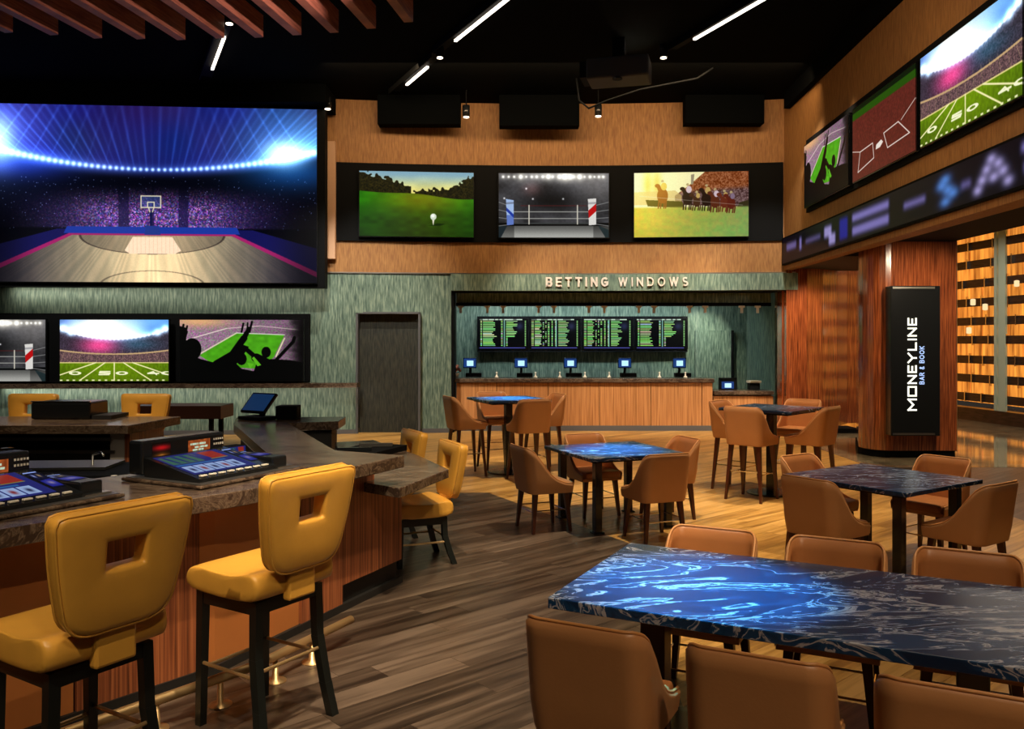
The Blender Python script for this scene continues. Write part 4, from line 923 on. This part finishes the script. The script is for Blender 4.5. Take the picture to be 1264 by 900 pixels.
def bistro(label, x, y, rot):
    t = posts_table('bistro_table', label, x, y, rot, .94, .94, 1.065, 1)
    MB().box((0, 0, .52), (.10, .10, 1.0), bev=.008).build('pedestal', M_BLACKG, t)
    MB().lathe((0, 0, 0), [(.30, 0), (.30, .015), (.28, .022), (.06, .026)], 32).build('base_plate', M_BLACKG, t, False)
bistro('tall square blue bistro table nearest the dark doorway', *TC)
bistro('tall square dark bistro table at the lowered betting counter', *TD)
ex, ey = .893, -.45; nx_, ny_ = .45, .893
LT = 1.98; WT = 1.115; cxE, cyE = .157+ex*LT/2+nx_*WT/2, 3.68+ey*LT/2+ny_*WT/2; rE = math.atan2(ey, ex)
t = posts_table('long_dining_table', 'long swirled blue black stone table in the foreground', cxE, cyE, rE, LT, WT, .76, 2, .05)
for s_ in (-1, 1):
    MB().box((s_*.67, 0, .36), (.12, .12, .70), bev=.006).build('pedestal', mat('bronze_column%d' % s_, (.09, .045, .028), .35, .3) if s_ < 0 else M_GREYM, t)
    MB().box((s_*.67, 0, .01), (.5, .6, .02), bev=.005).build('base_plate', M_BLACKG, t)
MB().box((0, 0, .68), (1.4, .08, .05)).build('crossbar', M_BLACK, t)

# ------------------------------------------------------------------ barrel chairs
def chair_shell(zb, w=.245, r=.085):
    path = []
    def add(x, y, nx, ny, tag): path.append((x, y, nx, ny, tag))
    for k in range(9): t = k/9; add(w, .21-t*(.21+.165), 1, 0, 0)
    for k in range(9): a = k/8*PI/2; add(w-r+r*math.cos(a), -.165-r*math.sin(a), math.cos(a), -math.sin(a), 1)
    for k in range(1, 6): add(w-r-k/6*(w-r), -.165-r, 0, -1, 2)
    full = path+[(0, -.165-r, 0, -1, 2)]+[(-x, y, -nx, ny, tg) for x, y, nx, ny, tg in reversed(path)]
    def top(y):
        t = (.21-y)/(.46)           # 0 front .. 1 back
        pts = [(0, .06), (.2, .075), (.40, .115), (.55, .185), (.68, .285), (.80, .375), (.90, .415), (.97, .43), (1, .43)]
        for (a, b), (c, d) in zip(pts, pts[1:]):
            if t <= c: f = (t-a)/(c-a); return b+(d-b)*f
        return .43
    th = .028; rowsO, rowsI = [], []
    nz = 8
    for j in range(nz+1):
        ro, ri = [], []
        for x, y, nx, ny, tg in full:
            h = top(y)*j/nz; k = h/.43; lean = -.055*k**1.3*max(0, min(1, (.21-y)/.46)); fl = 1+.02*k-.05*max(0, k-.75)
            tap = 1-.035*max(0, .10-h)/.10
            ro.append((x*fl*tap, (y+lean)*tap, zb+h)); ri.append(((x-nx*th)*fl, (y-ny*th)+lean, zb+h))
        rowsO.append(ro); rowsI.append(ri)
    mid = [((a[0]+b[0])/2, (a[1]+b[1])/2, a[2]+.012) for a, b in zip(rowsO[-1], rowsI[-1])]
    return rowsO, rowsI, mid
def barrel_chair(name, label, high, group):
    zb = .67 if high else .40
    t = thing(name, label, 'chair', (0, 0, 0), 0, group)
    O_, I_, mid = chair_shell(zb)
    shl = MB().grid(O_+[mid]).build('shell', M_TAN, t, True)
    MB().grid(I_[1:]+[mid]).build('inner_back', M_TANIN, t, True)
    MB().tube([(p[0], p[1], p[2]+.002) for p in mid], .007, 6).build('piping', M_TANP, shl, True)
    MB().prism([(p[0]*.985, p[1]*.985) for p in O_[0]], zb-.012, zb+.02).build('seat_base', M_TAN, t)
    sc = MB().box((0, .005, zb+.055), (.42, .46, .075), bev=.022); bmesh.ops.subdivide_edges(sc.bm, edges=sc.bm.edges[:], cuts=1)
    sc.build('seat_cushion', M_TANIN, t, True)
    zt = zb-.01; sp = .05 if high else .035
    for i in (-1, 1):
        for j in (-1, 1): MB().leg((i*.175, j*.165-.01, zt), (i*(.175+sp), j*(.165+sp)-.01, 0), .024, .013).build('leg', M_WAL, t)
    zs = .30 if high else .20; f = 1-zs/zt; e = .175+sp*f; g = .165+sp*f
    for a, b in (((-e, g-.01, zs), (e, g-.01, zs)), ((-e, -g-.01, zs+.05*high), (e, -g-.01, zs+.05*high)), ((-e, -g-.01, zs+.02), (-e, g-.01, zs+.02)), ((e, -g-.01, zs+.02), (e, g-.01, zs+.02))):
        MB().tube([a, b], .006, 6).build('stretcher', M_CHROME, t)
    return t
_protos = {}
def put_chair(high, bx, by, nxx, nyy, label, group):
    """back-top centre (bx,by); outward normal n; the chair faces -n"""
    nm = 'bistro_chair' if high else 'dining_chair'; key = high
    cx_, cy_ = bx-nxx*.29, by-nyy*.29; rz_ = math.atan2(-nyy, -nxx)-PI/2
    if key not in _protos:
        t = barrel_chair(nm, label, high, group); _protos[key] = t; t.location = (cx_, cy_, 0); t.rotation_euler = (0, 0, rz_); return t
    return dup(_protos[key], (cx_, cy_, 0), rz_, label, group)
def around(T, specs, high, group):
    x, y, r = T; ax = (math.cos(r), math.sin(r)); ay = (-math.sin(r), math.cos(r))
    for side, d, lb in specs:
        n = {'+x': ax, '-x': (-ax[0], -ax[1]), '+y': ay, '-y': (-ay[0], -ay[1])}[side]
        put_chair(high, x+n[0]*d, y+n[1]*d, n[0], n[1], lb, group)
G_ = 'tan barrel chairs'
around(TA, [('-y', 1.08, 'tan chair at the left side of the blue dining table, on the grey floor edge'), ('+x', 1.08, 'tan chair with its back to us at the near right of the blue dining table'),
            ('-x', .74, 'tan chair tucked behind the blue dining table, far left side'), ('+y', .93, 'tan chair at the far right side of the blue dining table')], False, G_)
around(TB, [('-y', 1.02, 'tan chair at the near left of the dark dining table by the pillar'), ('+x', .98, 'tan chair at the near right of the dark dining table, rightmost'),
            ('-x', .86, 'tan chair at the far left of the dark dining table'), ('+y', 1.02, 'tan chair behind the dark dining table, in front of the pillar')], False, G_)
GH = 'tall tan barrel chairs'
around(TC, [('-y', .92, 'tall tan chair left of the blue bistro table, nearest the doorway'), ('+x', 1.02, 'tall tan chair with its back to us at the blue bistro table'),
            ('-x', .75, 'tall tan chair behind the blue bistro table'), ('+y', .83, 'tall tan chair right of the blue bistro table')], True, GH)
around(TD, [('-x', .76, 'tall tan chair at the far left of the dark bistro table'), ('-y', .80, 'tall tan chair with its back to us at the dark bistro table'),
            ('+x', .78, 'tall tan chair at the near right of the dark bistro table'), ('+y', .98, 'tall tan chair behind the dark bistro table')], True, GH)
for (bx, by), s_, lb in (((.247, 3.07), -1, 'large tan chair at bottom centre, leftmost on the near side of the long table'), ((.80, 2.775), -1, 'tan chair second on the near side of the long table'),
                     ((1.345, 2.50), -1, 'tan chair third on the near side of the long table, bottom right corner'), ((1.13, 4.66), 1, 'tan chair leftmost on the far side of the long table'),
                     ((1.71, 4.40), 1, 'tan chair in the middle of the far side of the long table'), ((2.26, 4.15), 1, 'tan chair rightmost on the far side of the long table')):
    put_chair(False, bx, by, s_*nx_, s_*ny_, lb, G_)

# ------------------------------------------------------------------ yellow stools
def slab_with_hole(bm, outer, inner, depth, puff, M):
    """outer/inner: matched loops (x,z); makes a padded plate of thickness depth"""
    n = len(outer); layers = []
    prof = [(0, 0), (.05, .75), (.12, 1), (.5, 1.6), (.80, 1.35), (.93, 1.0), (.985, .8), (1, .2)]
    def ring(f, yv): return [bm.verts.new(M @ Vector((o[0]*(1-f)+i[0]*f, yv, o[1]*(1-f)+i[1]*f))) for o, i in zip(outer, inner)]
    front = [ring(f, depth/2*(.55+.45*min(1, k))+puff*max(0, k-1)) for f, k in prof]
    back = [ring(f, -depth/2*(.55+.45*min(1, k))-puff*max(0, k-1)*.4) for f, k in prof]
    seq = front+back[::-1]
    for a, b in zip(seq, seq[1:]+seq[:1]):
        for j in range(n): bm.faces.new((a[j], a[(j+1) % n], b[(j+1) % n], b[j]))
def rr(pts, r, k=5):
    """round the corners of a polygon"""
    out = []; n = len(pts)
    for i in range(n):
        p, a, b = Vector(pts[i]), Vector(pts[i-1]), Vector(pts[(i+1) % n]); u = (a-p).normalized(); v = (b-p).normalized()
        rad = min(r[i] if isinstance(r, (list, tuple)) else r, (a-p).length*.45, (b-p).length*.45)
        for j in range(k+1):
            t = j/k; q = (p+u*rad)*(1-t)**2+p*2*t*(1-t)+(p+v*rad)*t*t; out.append((q.x, q.y))
    return out
def dense(poly, n):
    L = [0]; m = len(poly)
    for i in range(m): L.append(L[-1]+math.dist(poly[i], poly[(i+1) % m]))
    out = []
    for k in range(n):
        s_ = L[-1]*k/n
        for i in range(m):
            if L[i] <= s_ <= L[i+1]: f = (s_-L[i])/max(1e-9, L[i+1]-L[i]); out.append(lerp(poly[i], poly[(i+1) % m], f)); break
    return out
def stool(name, label, low, group):
    """origin at floor, faces +Y"""
    t = thing(name, label, 'bar stool', (0, 0, 0), 0, group)
    zf = .40 if low else .665
    for i in (-1, 1):
        x0 = .19*i; x1 = .225*i
        MB().leg((x0, .19, zf), (x0*1.04, .20, 0), .023, .019).build('leg', M_EBON, t)
        mb = MB(); pts = [(x0, -.19, zf), (x0*1.04, -.195, zf*.6), (x0*1.12, -.235, zf*.25), (x0*1.2, -.27, 0)]
        for a, b in zip(pts, pts[1:]): mb.leg(a, b, .023, .022)
        mb.build('leg', M_EBON, t)
    MB().box((0, .19, zf-.03), (.42, .04, .06)).box((0, -.19, zf-.03), (.42, .04, .06)).box((-.19, 0, zf-.03), (.04, .42, .06)).box((.19, 0, zf-.03), (.04, .42, .06)).build('seat_frame', M_EBON, t)
    zs = .16 if low else .28
    for a, b in (((-.2, .195, zs), (.2, .195, zs)), ((-.21, -.215, zs+.06), (.21, -.215, zs+.06)), ((-.2, .195, zs+.03), (-.21, -.21, zs+.03)), ((.2, .195, zs+.03), (.21, -.21, zs+.03))):
        MB().tube([a, b], .009, 8).build('stretcher', M_BRASS, t)
    # cushion: side profile swept across
    pf = [(.25, .01), (.265, .06), (.24, .115), (.17, .138), (.02, .120), (-.12, .118), (-.22, .150), (-.265, .125), (-.27, .05), (-.25, .005), (0, .0)]
    rows = []
    for u, k in ((-1, .86), (-.985, .95), (-.92, 1), (-.5, 1.015), (0, 1.02), (.5, 1.015), (.92, 1), (.985, .95), (1, .86)):
        rows.append([(u*.255, y_*k, zf+.062*(1-k)*2+z_*k) for y_, z_ in pf+[pf[0]]])
    mb = MB().grid(rows)
    for rw_ in (rows[0], rows[-1]): mb.bm.faces.new([mb.bm.verts.new(p) for p in rw_[:-1]])
    bmesh.ops.remove_doubles(mb.bm, verts=mb.bm.verts[:], dist=1e-5)
    o = mb.build('seat_cushion', M_YEL, t, True); subs(o, 1)
    # backrest
    z0 = zf+.135; hb = .47
    outer = dense(rr([(-.205, 0), (.205, 0), (.262, hb*.55), (.285, hb), (-.285, hb), (-.262, hb*.55)], [.10, .10, .15, .04, .04, .15]), 64)
    inner = []
    hc = (0, hb*.63); hw, hh = .080, .056
    for x, z in outer:
        dx, dz = x-hc[0], z-hc[1]; k = 1/max(abs(dx)/hw, abs(dz)/hh); inner.append((hc[0]+dx*k, hc[1]+dz*k))
    T = Matrix.Translation((0, -.285, z0)) @ Matrix.Rotation(.13, 4, 'X')
    mb = MB(); slab_with_hole(mb.bm, outer, inner, .085, .012, T); bk = mb.build('backrest', M_YEL, t, True)
    for yv in (.030, -.030): MB().tube([tuple(T @ Vector((x*.995, yv, z*.997+.001))) for x, z in outer], .0055, 5, closed=True).build('piping', M_YELP, bk, True)
    bevmod(MB().box((0, -.272, zf+.075), (.17, .05, .17)).build('back_strap', M_YEL, t), .012)
    return t
st0 = stool('bar_stool', 'yellow leather bar stool with black legs standing centre left at the bar', False, 'yellow bar stools')
fdir = (-.85, .53); rs = math.atan2(fdir[1], fdir[0])-PI/2
st0.location = (-1.257, 4.178, 0); st0.rotation_euler = (0, 0, rs)
dup(st0, (-1.76, 3.35, 0), rs, 'yellow leather bar stool nearest us in the bottom left corner')
for x, y, a, lb in ((-4.28, 9.45, PI, 'yellow bar stool seen over the far bar, right one beside the shelf'), (-5.6, 9.45, PI, 'yellow bar stool seen over the far bar at the left edge')):
    dup(st0, (x, y, 0), a, lb)
lw0 = stool('low_stool', 'low yellow leather stool at the brown lowered counter, nearer one', True, 'low yellow stools')
fd = (-.91, -.41); ra = math.atan2(fd[1], fd[0])-PI/2
lw0.location = (-.83, 7.19, 0); lw0.rotation_euler = (0, 0, ra)
dup(lw0, (-1.27, 8.10, 0), ra+.05, 'low yellow leather stool behind the nearer one, beyond the counter tip')

# ------------------------------------------------------------------ bar
bar = thing('bar_counter', 'large faceted bar with brown marble top and ribbed wood front', 'bar', (-1.5, 5, 0))
BO = Vector((-1.5, 5))
def rel(p): return (p[0]-BO.x, p[1]-BO.y)
PB = [(-3.45, 2.12), (-2.221, 3.627), (-1.449, 4.60), (-.771, 5.98)]
top = PB+[(-1.33, 6.25), (-2.25, 8.36), (-1.77, 8.53), (-1.80, 9.05), (-2.95, 8.95), (-2.75, 8.26), (-1.81, 6.17), (-2.35, 5.13), (-4.1, 2.95)]
MB().prism([rel(p) for p in top], .985, 1.07, bev=.006).build('marble_top', M_BARTOP, bar)
def offs(pl, d):
    out = []
    for i, p in enumerate(pl):
        ns = []
        for a, b in ((i-1, i), (i, i+1)):
            if a < 0 or b >= len(pl): continue
            v = Vector(pl[b])-Vector(pl[a]); v.normalize(); ns.append(Vector((-v.y, v.x)))
        n = sum(ns, Vector((0, 0))).normalized(); c = n.dot(ns[0]); q = Vector(p)+n*(d/c); out.append((q.x, q.y))
    return out
BP = offs(PB[:3]+[(-.50, 6.55)], .27); BP[-1] = (-.865, 6.55)
def panel(a, b, t0, t1, z0, z1, m, name, th=.03, out_=0):
    p, q = lerp(a, b, t0), lerp(a, b, t1); v = Vector(q)-Vector(p); v.normalize(); n = Vector((v.y, -v.x))
    p_ = Vector(p)+n*out_; q_ = Vector(q)+n*out_
    MB().prism([rel(p_), rel(q_), rel(q_-n*th), rel(p_-n*th)], z0, z1).build(name, m, bar)
# facet 1 runs BP0-BP1-BP2, facet 2 BP2-BP3
a, b = BP[0], BP[1]
panel(a, b, 0, .30, .05, .985, M_RIB, 'wood_panel'); panel(a, b, .305, 1, .05, .985, M_ORLEA, 'leather_panel', out_=-.012)
a, b = BP[1], BP[2]; t1 = hit(245, a, b); t0 = hit(95, a, b)
panel(a, b, 0, max(t0, .01)-.01, .05, .985, M_ORLEA, 'leather_panel', out_=-.012); panel(a, b, max(t0, 0), t1, .05, .985, M_RIB, 'wood_panel'); panel(a, b, t1+.01, 1, .05, .985, M_ORLEA, 'leather_panel', out_=-.012)
a, b = BP[2], BP[3]; t1 = hit(372, a, b); t2 = hit(423, a, b)
panel(a, b, 0, t1-.006, .05, .985, M_ORLEA, 'leather_panel', out_=-.012); panel(a, b, t1, t2, .05, .985, M_RIB, 'wood_panel'); panel(a, b, t2, hit(462, a, b), .18, .985, M_RIB, 'wood_panel'); panel(a, b, hit(462, a, b), 1, .18, .79, M_RIB, 'wood_panel')
c = (-.865, 6.55); d_ = (-1.28, 7.40); e_ = (-1.86, 8.4)
panel(c, d_, 0, 1, .18, .79, M_RIB, 'wood_panel'); panel(d_, e_, 0, 1, .18, .79, M_RIB, 'wood_panel')
ins = offs(BP, .05)
MB().prism([rel(p) for p in ins+[(-1.33, 7.38), (-1.92, 8.36), (-2.25, 8.36), (-1.40, 6.25), (-1.81, 6.17), (-2.35, 5.13), (-4.1, 2.95)]], 0, .78).build('carcass', M_TOPM, bar)
MB().prism([rel(p) for p in offs(PB, .34)+[(-1.33, 6.2), (-1.81, 6.12), (-2.35, 5.08), (-4.05, 2.95)]], .77, .985).build('carcass', M_TOPM, bar)
MB().prism([rel(p) for p in [(-1.38, 6.2), (-2.30, 8.40), (-1.85, 8.58), (-1.88, 8.98), (-2.88, 8.88), (-2.68, 8.26), (-1.76, 6.12)]], 0, .985).build('carcass', M_TOPM, bar)
low = [(-.784, 5.83), (-.508, 6.71), (-.85, 7.53), (-1.14, 8.10), (-1.44, 8.70), (-1.80, 8.50), (-1.72, 8.2), (-1.22, 6.6), (-1.30, 6.28), (-1.03, 6.04)]
MB().prism([rel(p) for p in low], .79, .86, bev=.006).build('lower_marble_top', M_BARTOP, bar)
MB().prism([rel(p) for p in offs(BP, -.012)+[(BP[3][0]+.01, BP[3][1]+.02)]][:4]+[rel(p) for p in reversed(offs(BP, .02))], 0, .05).build('kick_plate', M_TOPM, bar)
# foot rail
RL = [(-2.9, 2.62), (-2.13, 3.56), (-1.38, 4.50), (-1.01, 5.25)]
fr = thing('foot_rail', 'brass foot rail along the bottom of the bar', 'foot rail', (-1.5, 4.3, 0))
def rel2(p, z): return (p[0]+1.5, p[1]-4.3, z)
MB().tube([rel2(p, .14) for p in RL], .025, 14).build('rail', M_BRASS, fr, True)
for px in (193, 272, 340, 385):
    best = None
    for a, b in zip(RL, RL[1:]):
        t_ = hit(px, a, b)
        if 0 <= t_ <= 1: best = lerp(a, b, t_)
    if best: MB().lathe(rel2(best, 0), [(.06, 0), (.06, .006), (.018, .014), (.014, .12)], 18).build('bracket', M_BRASS, fr, True)
for tt in (.2, .65):
    p = lerp(RL[0], RL[1], tt); MB().lathe(rel2(p, 0), [(.06, 0), (.06, .006), (.018, .014), (.014, .12)], 18).build('bracket', M_BRASS, fr, True)
# gaming consoles: origin front left corner on the bar, +x along the front, +y away
def console(label, x, y, rz_, promo=True):
    t = thing('gaming_console', label, 'game console', (x, y, 1.072), rz_, 'gaming consoles set in the bar')
    MB().box((.40, .30, .010), (.84, .66, .02), bev=.008).build('tray', M_BARTOP, t); MB().box((.40, .30, .0215), (.80, .62, .003)).build('tray_plate', M_STEEL, t)
    w0, w1, d0, d1 = .04, .64, .05, .50; z0, z1 = .045, .135
    mb = MB(); v = [mb.bm.verts.new(p) for p in ((w0, d0, .023), (w1, d0, .023), (w1, d1, .023), (w0, d1, .023), (w0, d0, z0), (w1, d0, z0), (w1, d1, z1), (w0, d1, z1))]
    for f in ((3, 2, 1, 0), (4, 5, 6, 7), (0, 1, 5, 4), (1, 2, 6, 5), (2, 3, 7, 6), (3, 0, 4, 7)): mb.bm.faces.new([v[i] for i in f])
    body = mb.build('body', M_BLACKG, t)
    s_ = (z1-z0)/(d1-d0); zz = lambda d: z0+(d-d0)*s_+.002
    quad('display', [(.07, d0+.07, zz(d0+.07)), (.54, d0+.07, zz(d0+.07)), (.54, d1-.03, zz(d1-.03)), (.07, d1-.03, zz(d1-.03))], A_POKER, body)
    quad('pay_panel', [(.56, .18, zz(.18)), (.63, .18, zz(.18)), (.63, .44, zz(.44)), (.56, .44, zz(.44))], A_PAY, body)
    for k in range(8): MB().box((.09+k*.068, .075, zz(.075)+.004), (.045, .022, .010), bev=.003).build('button', M_WHITEP, body)
    MB().box((.71, .30, .055), (.13, .42, .07), bev=.01).build('bill_acceptor', M_BLACKG, t)
    quad('pay_panel', [(.655, .20, .092), (.765, .20, .092), (.765, .44, .092), (.655, .44, .092)], A_PAY, t)
    MB().box((.71, .06, .028), (.15, .05, .010)).build('chrome_strip', M_CHROME, t)
    tp = bevmod_o(MB().box((.34, .57, .13), (.62, .12, .20)).build('topper', M_BLACKG, t), .015)
    quad('topper_display', [(.36, .508, .10), (.53, .508, .10), (.53, .508, .20), (.36, .508, .20)], A_TOP, tp)
    if promo: quad('promo_display', [(.10, .508, .09), (.23, .508, .09), (.23, .508, .21), (.10, .508, .21)], A_PROMO, tp)
    for k in range(2):
        for j in range(5): MB().box((.565+j*.017, .509, .19-k*.03), (.010, .004, .012)).build('lettering_mark', M_WHITEP, tp)
    return t
console('gaming console with poker screen in the bar behind the centre stool', -1.717, 4.60, math.radians(62))
console('gaming console at the left edge of the bar behind the corner stool', -2.43, 3.66, math.radians(62), False)
# service well things
t = thing('pos_terminal', 'black tilted point of sale screen at the far end of the bar', 'terminal', (P(318, 8.7), 8.7, 1.07), -.55)
bevmod(MB().box((0, .0, .02), (.34, .24, .035)).build('base', M_BLACK, t), .008); MB().tube([(0, .06, .03), (0, .09, .14)], .03).build('stand', M_BLACK, t)
T = Matrix.Translation((0, .02, .17)) @ Matrix.Rotation(-.75, 4, 'X')
MB().box((0, 0, 0), (.36, .03, .26), bev=.008, M=T).build('monitor', M_BLACKG, t)
quad('display', [tuple(T @ Vector(p)) for p in ((-.16, -.017, -.11), (.16, -.017, -.11), (.16, -.017, .11), (-.16, -.017, .11))], emit('blue_idle_screen', (.02, .08, .25), .3), t)
o = bevmod(MB().box((0, 0, .07), (.22, .2, .14)).build('till_printer', M_BLACK), .01); o.location = (P(356, 8.8), 8.8, 1.072); props(o, 'small black till printer beside the point of sale screen', 'printer')
t = thing('card_reader', 'small device with blue screen at the right of the gaming console', 'device', (-1.93, 5.72, 1.072), 1.0)
MB().box((0, 0, .05), (.2, .1, .1), bev=.01).build('housing', M_BLACK, t); quad('display', [(-.09, -.052, .01), (.09, -.052, .01), (.09, -.052, .095), (-.09, -.052, .095)], A_POKER, t)
t = thing('bottle_well', 'black speed rail with steel tray in the right bar well', 'tray', (-1.45, 7.25, .80), -.36)
MB().box((0, 0, .06), (.42, 1.5, .10)).build('well_liner', M_BLACK, t)
for k in range(4): MB().box((-.05+.02*k, -.5+.34*k, .13), (.30, .05, .03), .4).build('divider', M_STEEL if k % 2 else M_BLACKG, t)
MB().box((.02, -.62, .15), (.34, .16, .02), .5).build('steel_tray', M_STEEL, t)
# far bar leg
fb = thing('far_bar', 'far leg of the bar with wood end panel and open steel shelves', 'bar', (-5.5, 8.6, 0))
MB().prism([(-6.5, -.5), (1.78, -.5), (1.90, .48), (-6.5, .48)], .985, 1.07, bev=.006).build('marble_top', M_BARTOP, fb)
MB().box((1.72, .02, .49), (.05, .80, .98)).build('wood_panel', M_RIB, fb); MB().box((1.62, -.36, .49), (.14, .04, .98)).build('end_post', mat('pale_laminate', (.40, .37, .34), .5), fb)
MB().box((-2.5, .2, .49), (8, .3, .98)).build('back_carcass', M_TOPM, fb); MB().box((-2.4, -.44, .93), (8, .03, .03)).build('steel_edge', M_STEEL, fb)
for z in (.45, .80): MB().box((-2.4, -.15, z), (8, .5, .03)).build('steel_shelf', M_STEEL, fb)
t = thing('ice_well', 'black square service cabinets with sloped lids behind the bar', 'cabinet', (-3.05, 6.35, 0), .08)
MB().box((-.30, 0, .46), (1.7, .7, .92), bev=.01).build('cabinet_body', M_BLACK, t); MB().box((.30, -.36, .72), (.24, .04, .40), bev=.006).build('panel', M_GREYM, t)
MB().lathe((.18, -.4, .84), [(.03, 0), (.035, .05), (.02, .09)], 12).build('lamp', M_WHITEP, t, True); MB().box((-.5, .1, .935), (1.0, .4, .02)).build('steel_lid', M_STEEL, t)
MB().tube([(-.15, .05, .94), (-.15, .05, 1.02), (-.08, .02, 1.04), (-.04, -.02, 1.02)], .01).build('tap', M_CHROME, t, True)
o = MB().lathe((0, 0, 0), [(.03, 0), (.035, .03), (.04, .16), (.042, .17)], 14).build('glass_tumbler', M_GLASS, None, True); o.location = (-3.62, 6.0, .95); props(o, 'clear glass tumbler at the left edge behind the gaming console', 'glass')
t = thing('gaming_console', 'black gaming console seen from behind on the far bar between yellow stools', 'game console', (-4.70, 8.9, 1.072), PI)
MB().box((0, 0, .09), (.62, .4, .18), bev=.02).build('body', M_BLACKG, t); MB().box((0, .19, .185), (.62, .02, .012)).build('chrome_strip', M_CHROME, t)
MB().box((-.42, -.02, .02), (.2, .4, .04)).build('tray', M_TOPM, t)
t = thing('drink_table', 'narrow dark brown stand-up table beyond the far bar', 'table', (P(222, 11), 11, 0))
MB().box((0, 0, .97), (1.25, .5, .17), bev=.008).build('tabletop', mat('dark_brown_wood', (.05, .018, .012), .35), t)
for i in (-.48, .48):
    for j in (-.18, .18): MB().box((i, j, .44), (.05, .05, .88)).build('leg', M_BLACK, t)
MB().box((0, .18, .3), (.9, .03, .03)).build('stretcher', M_BLACK, t)
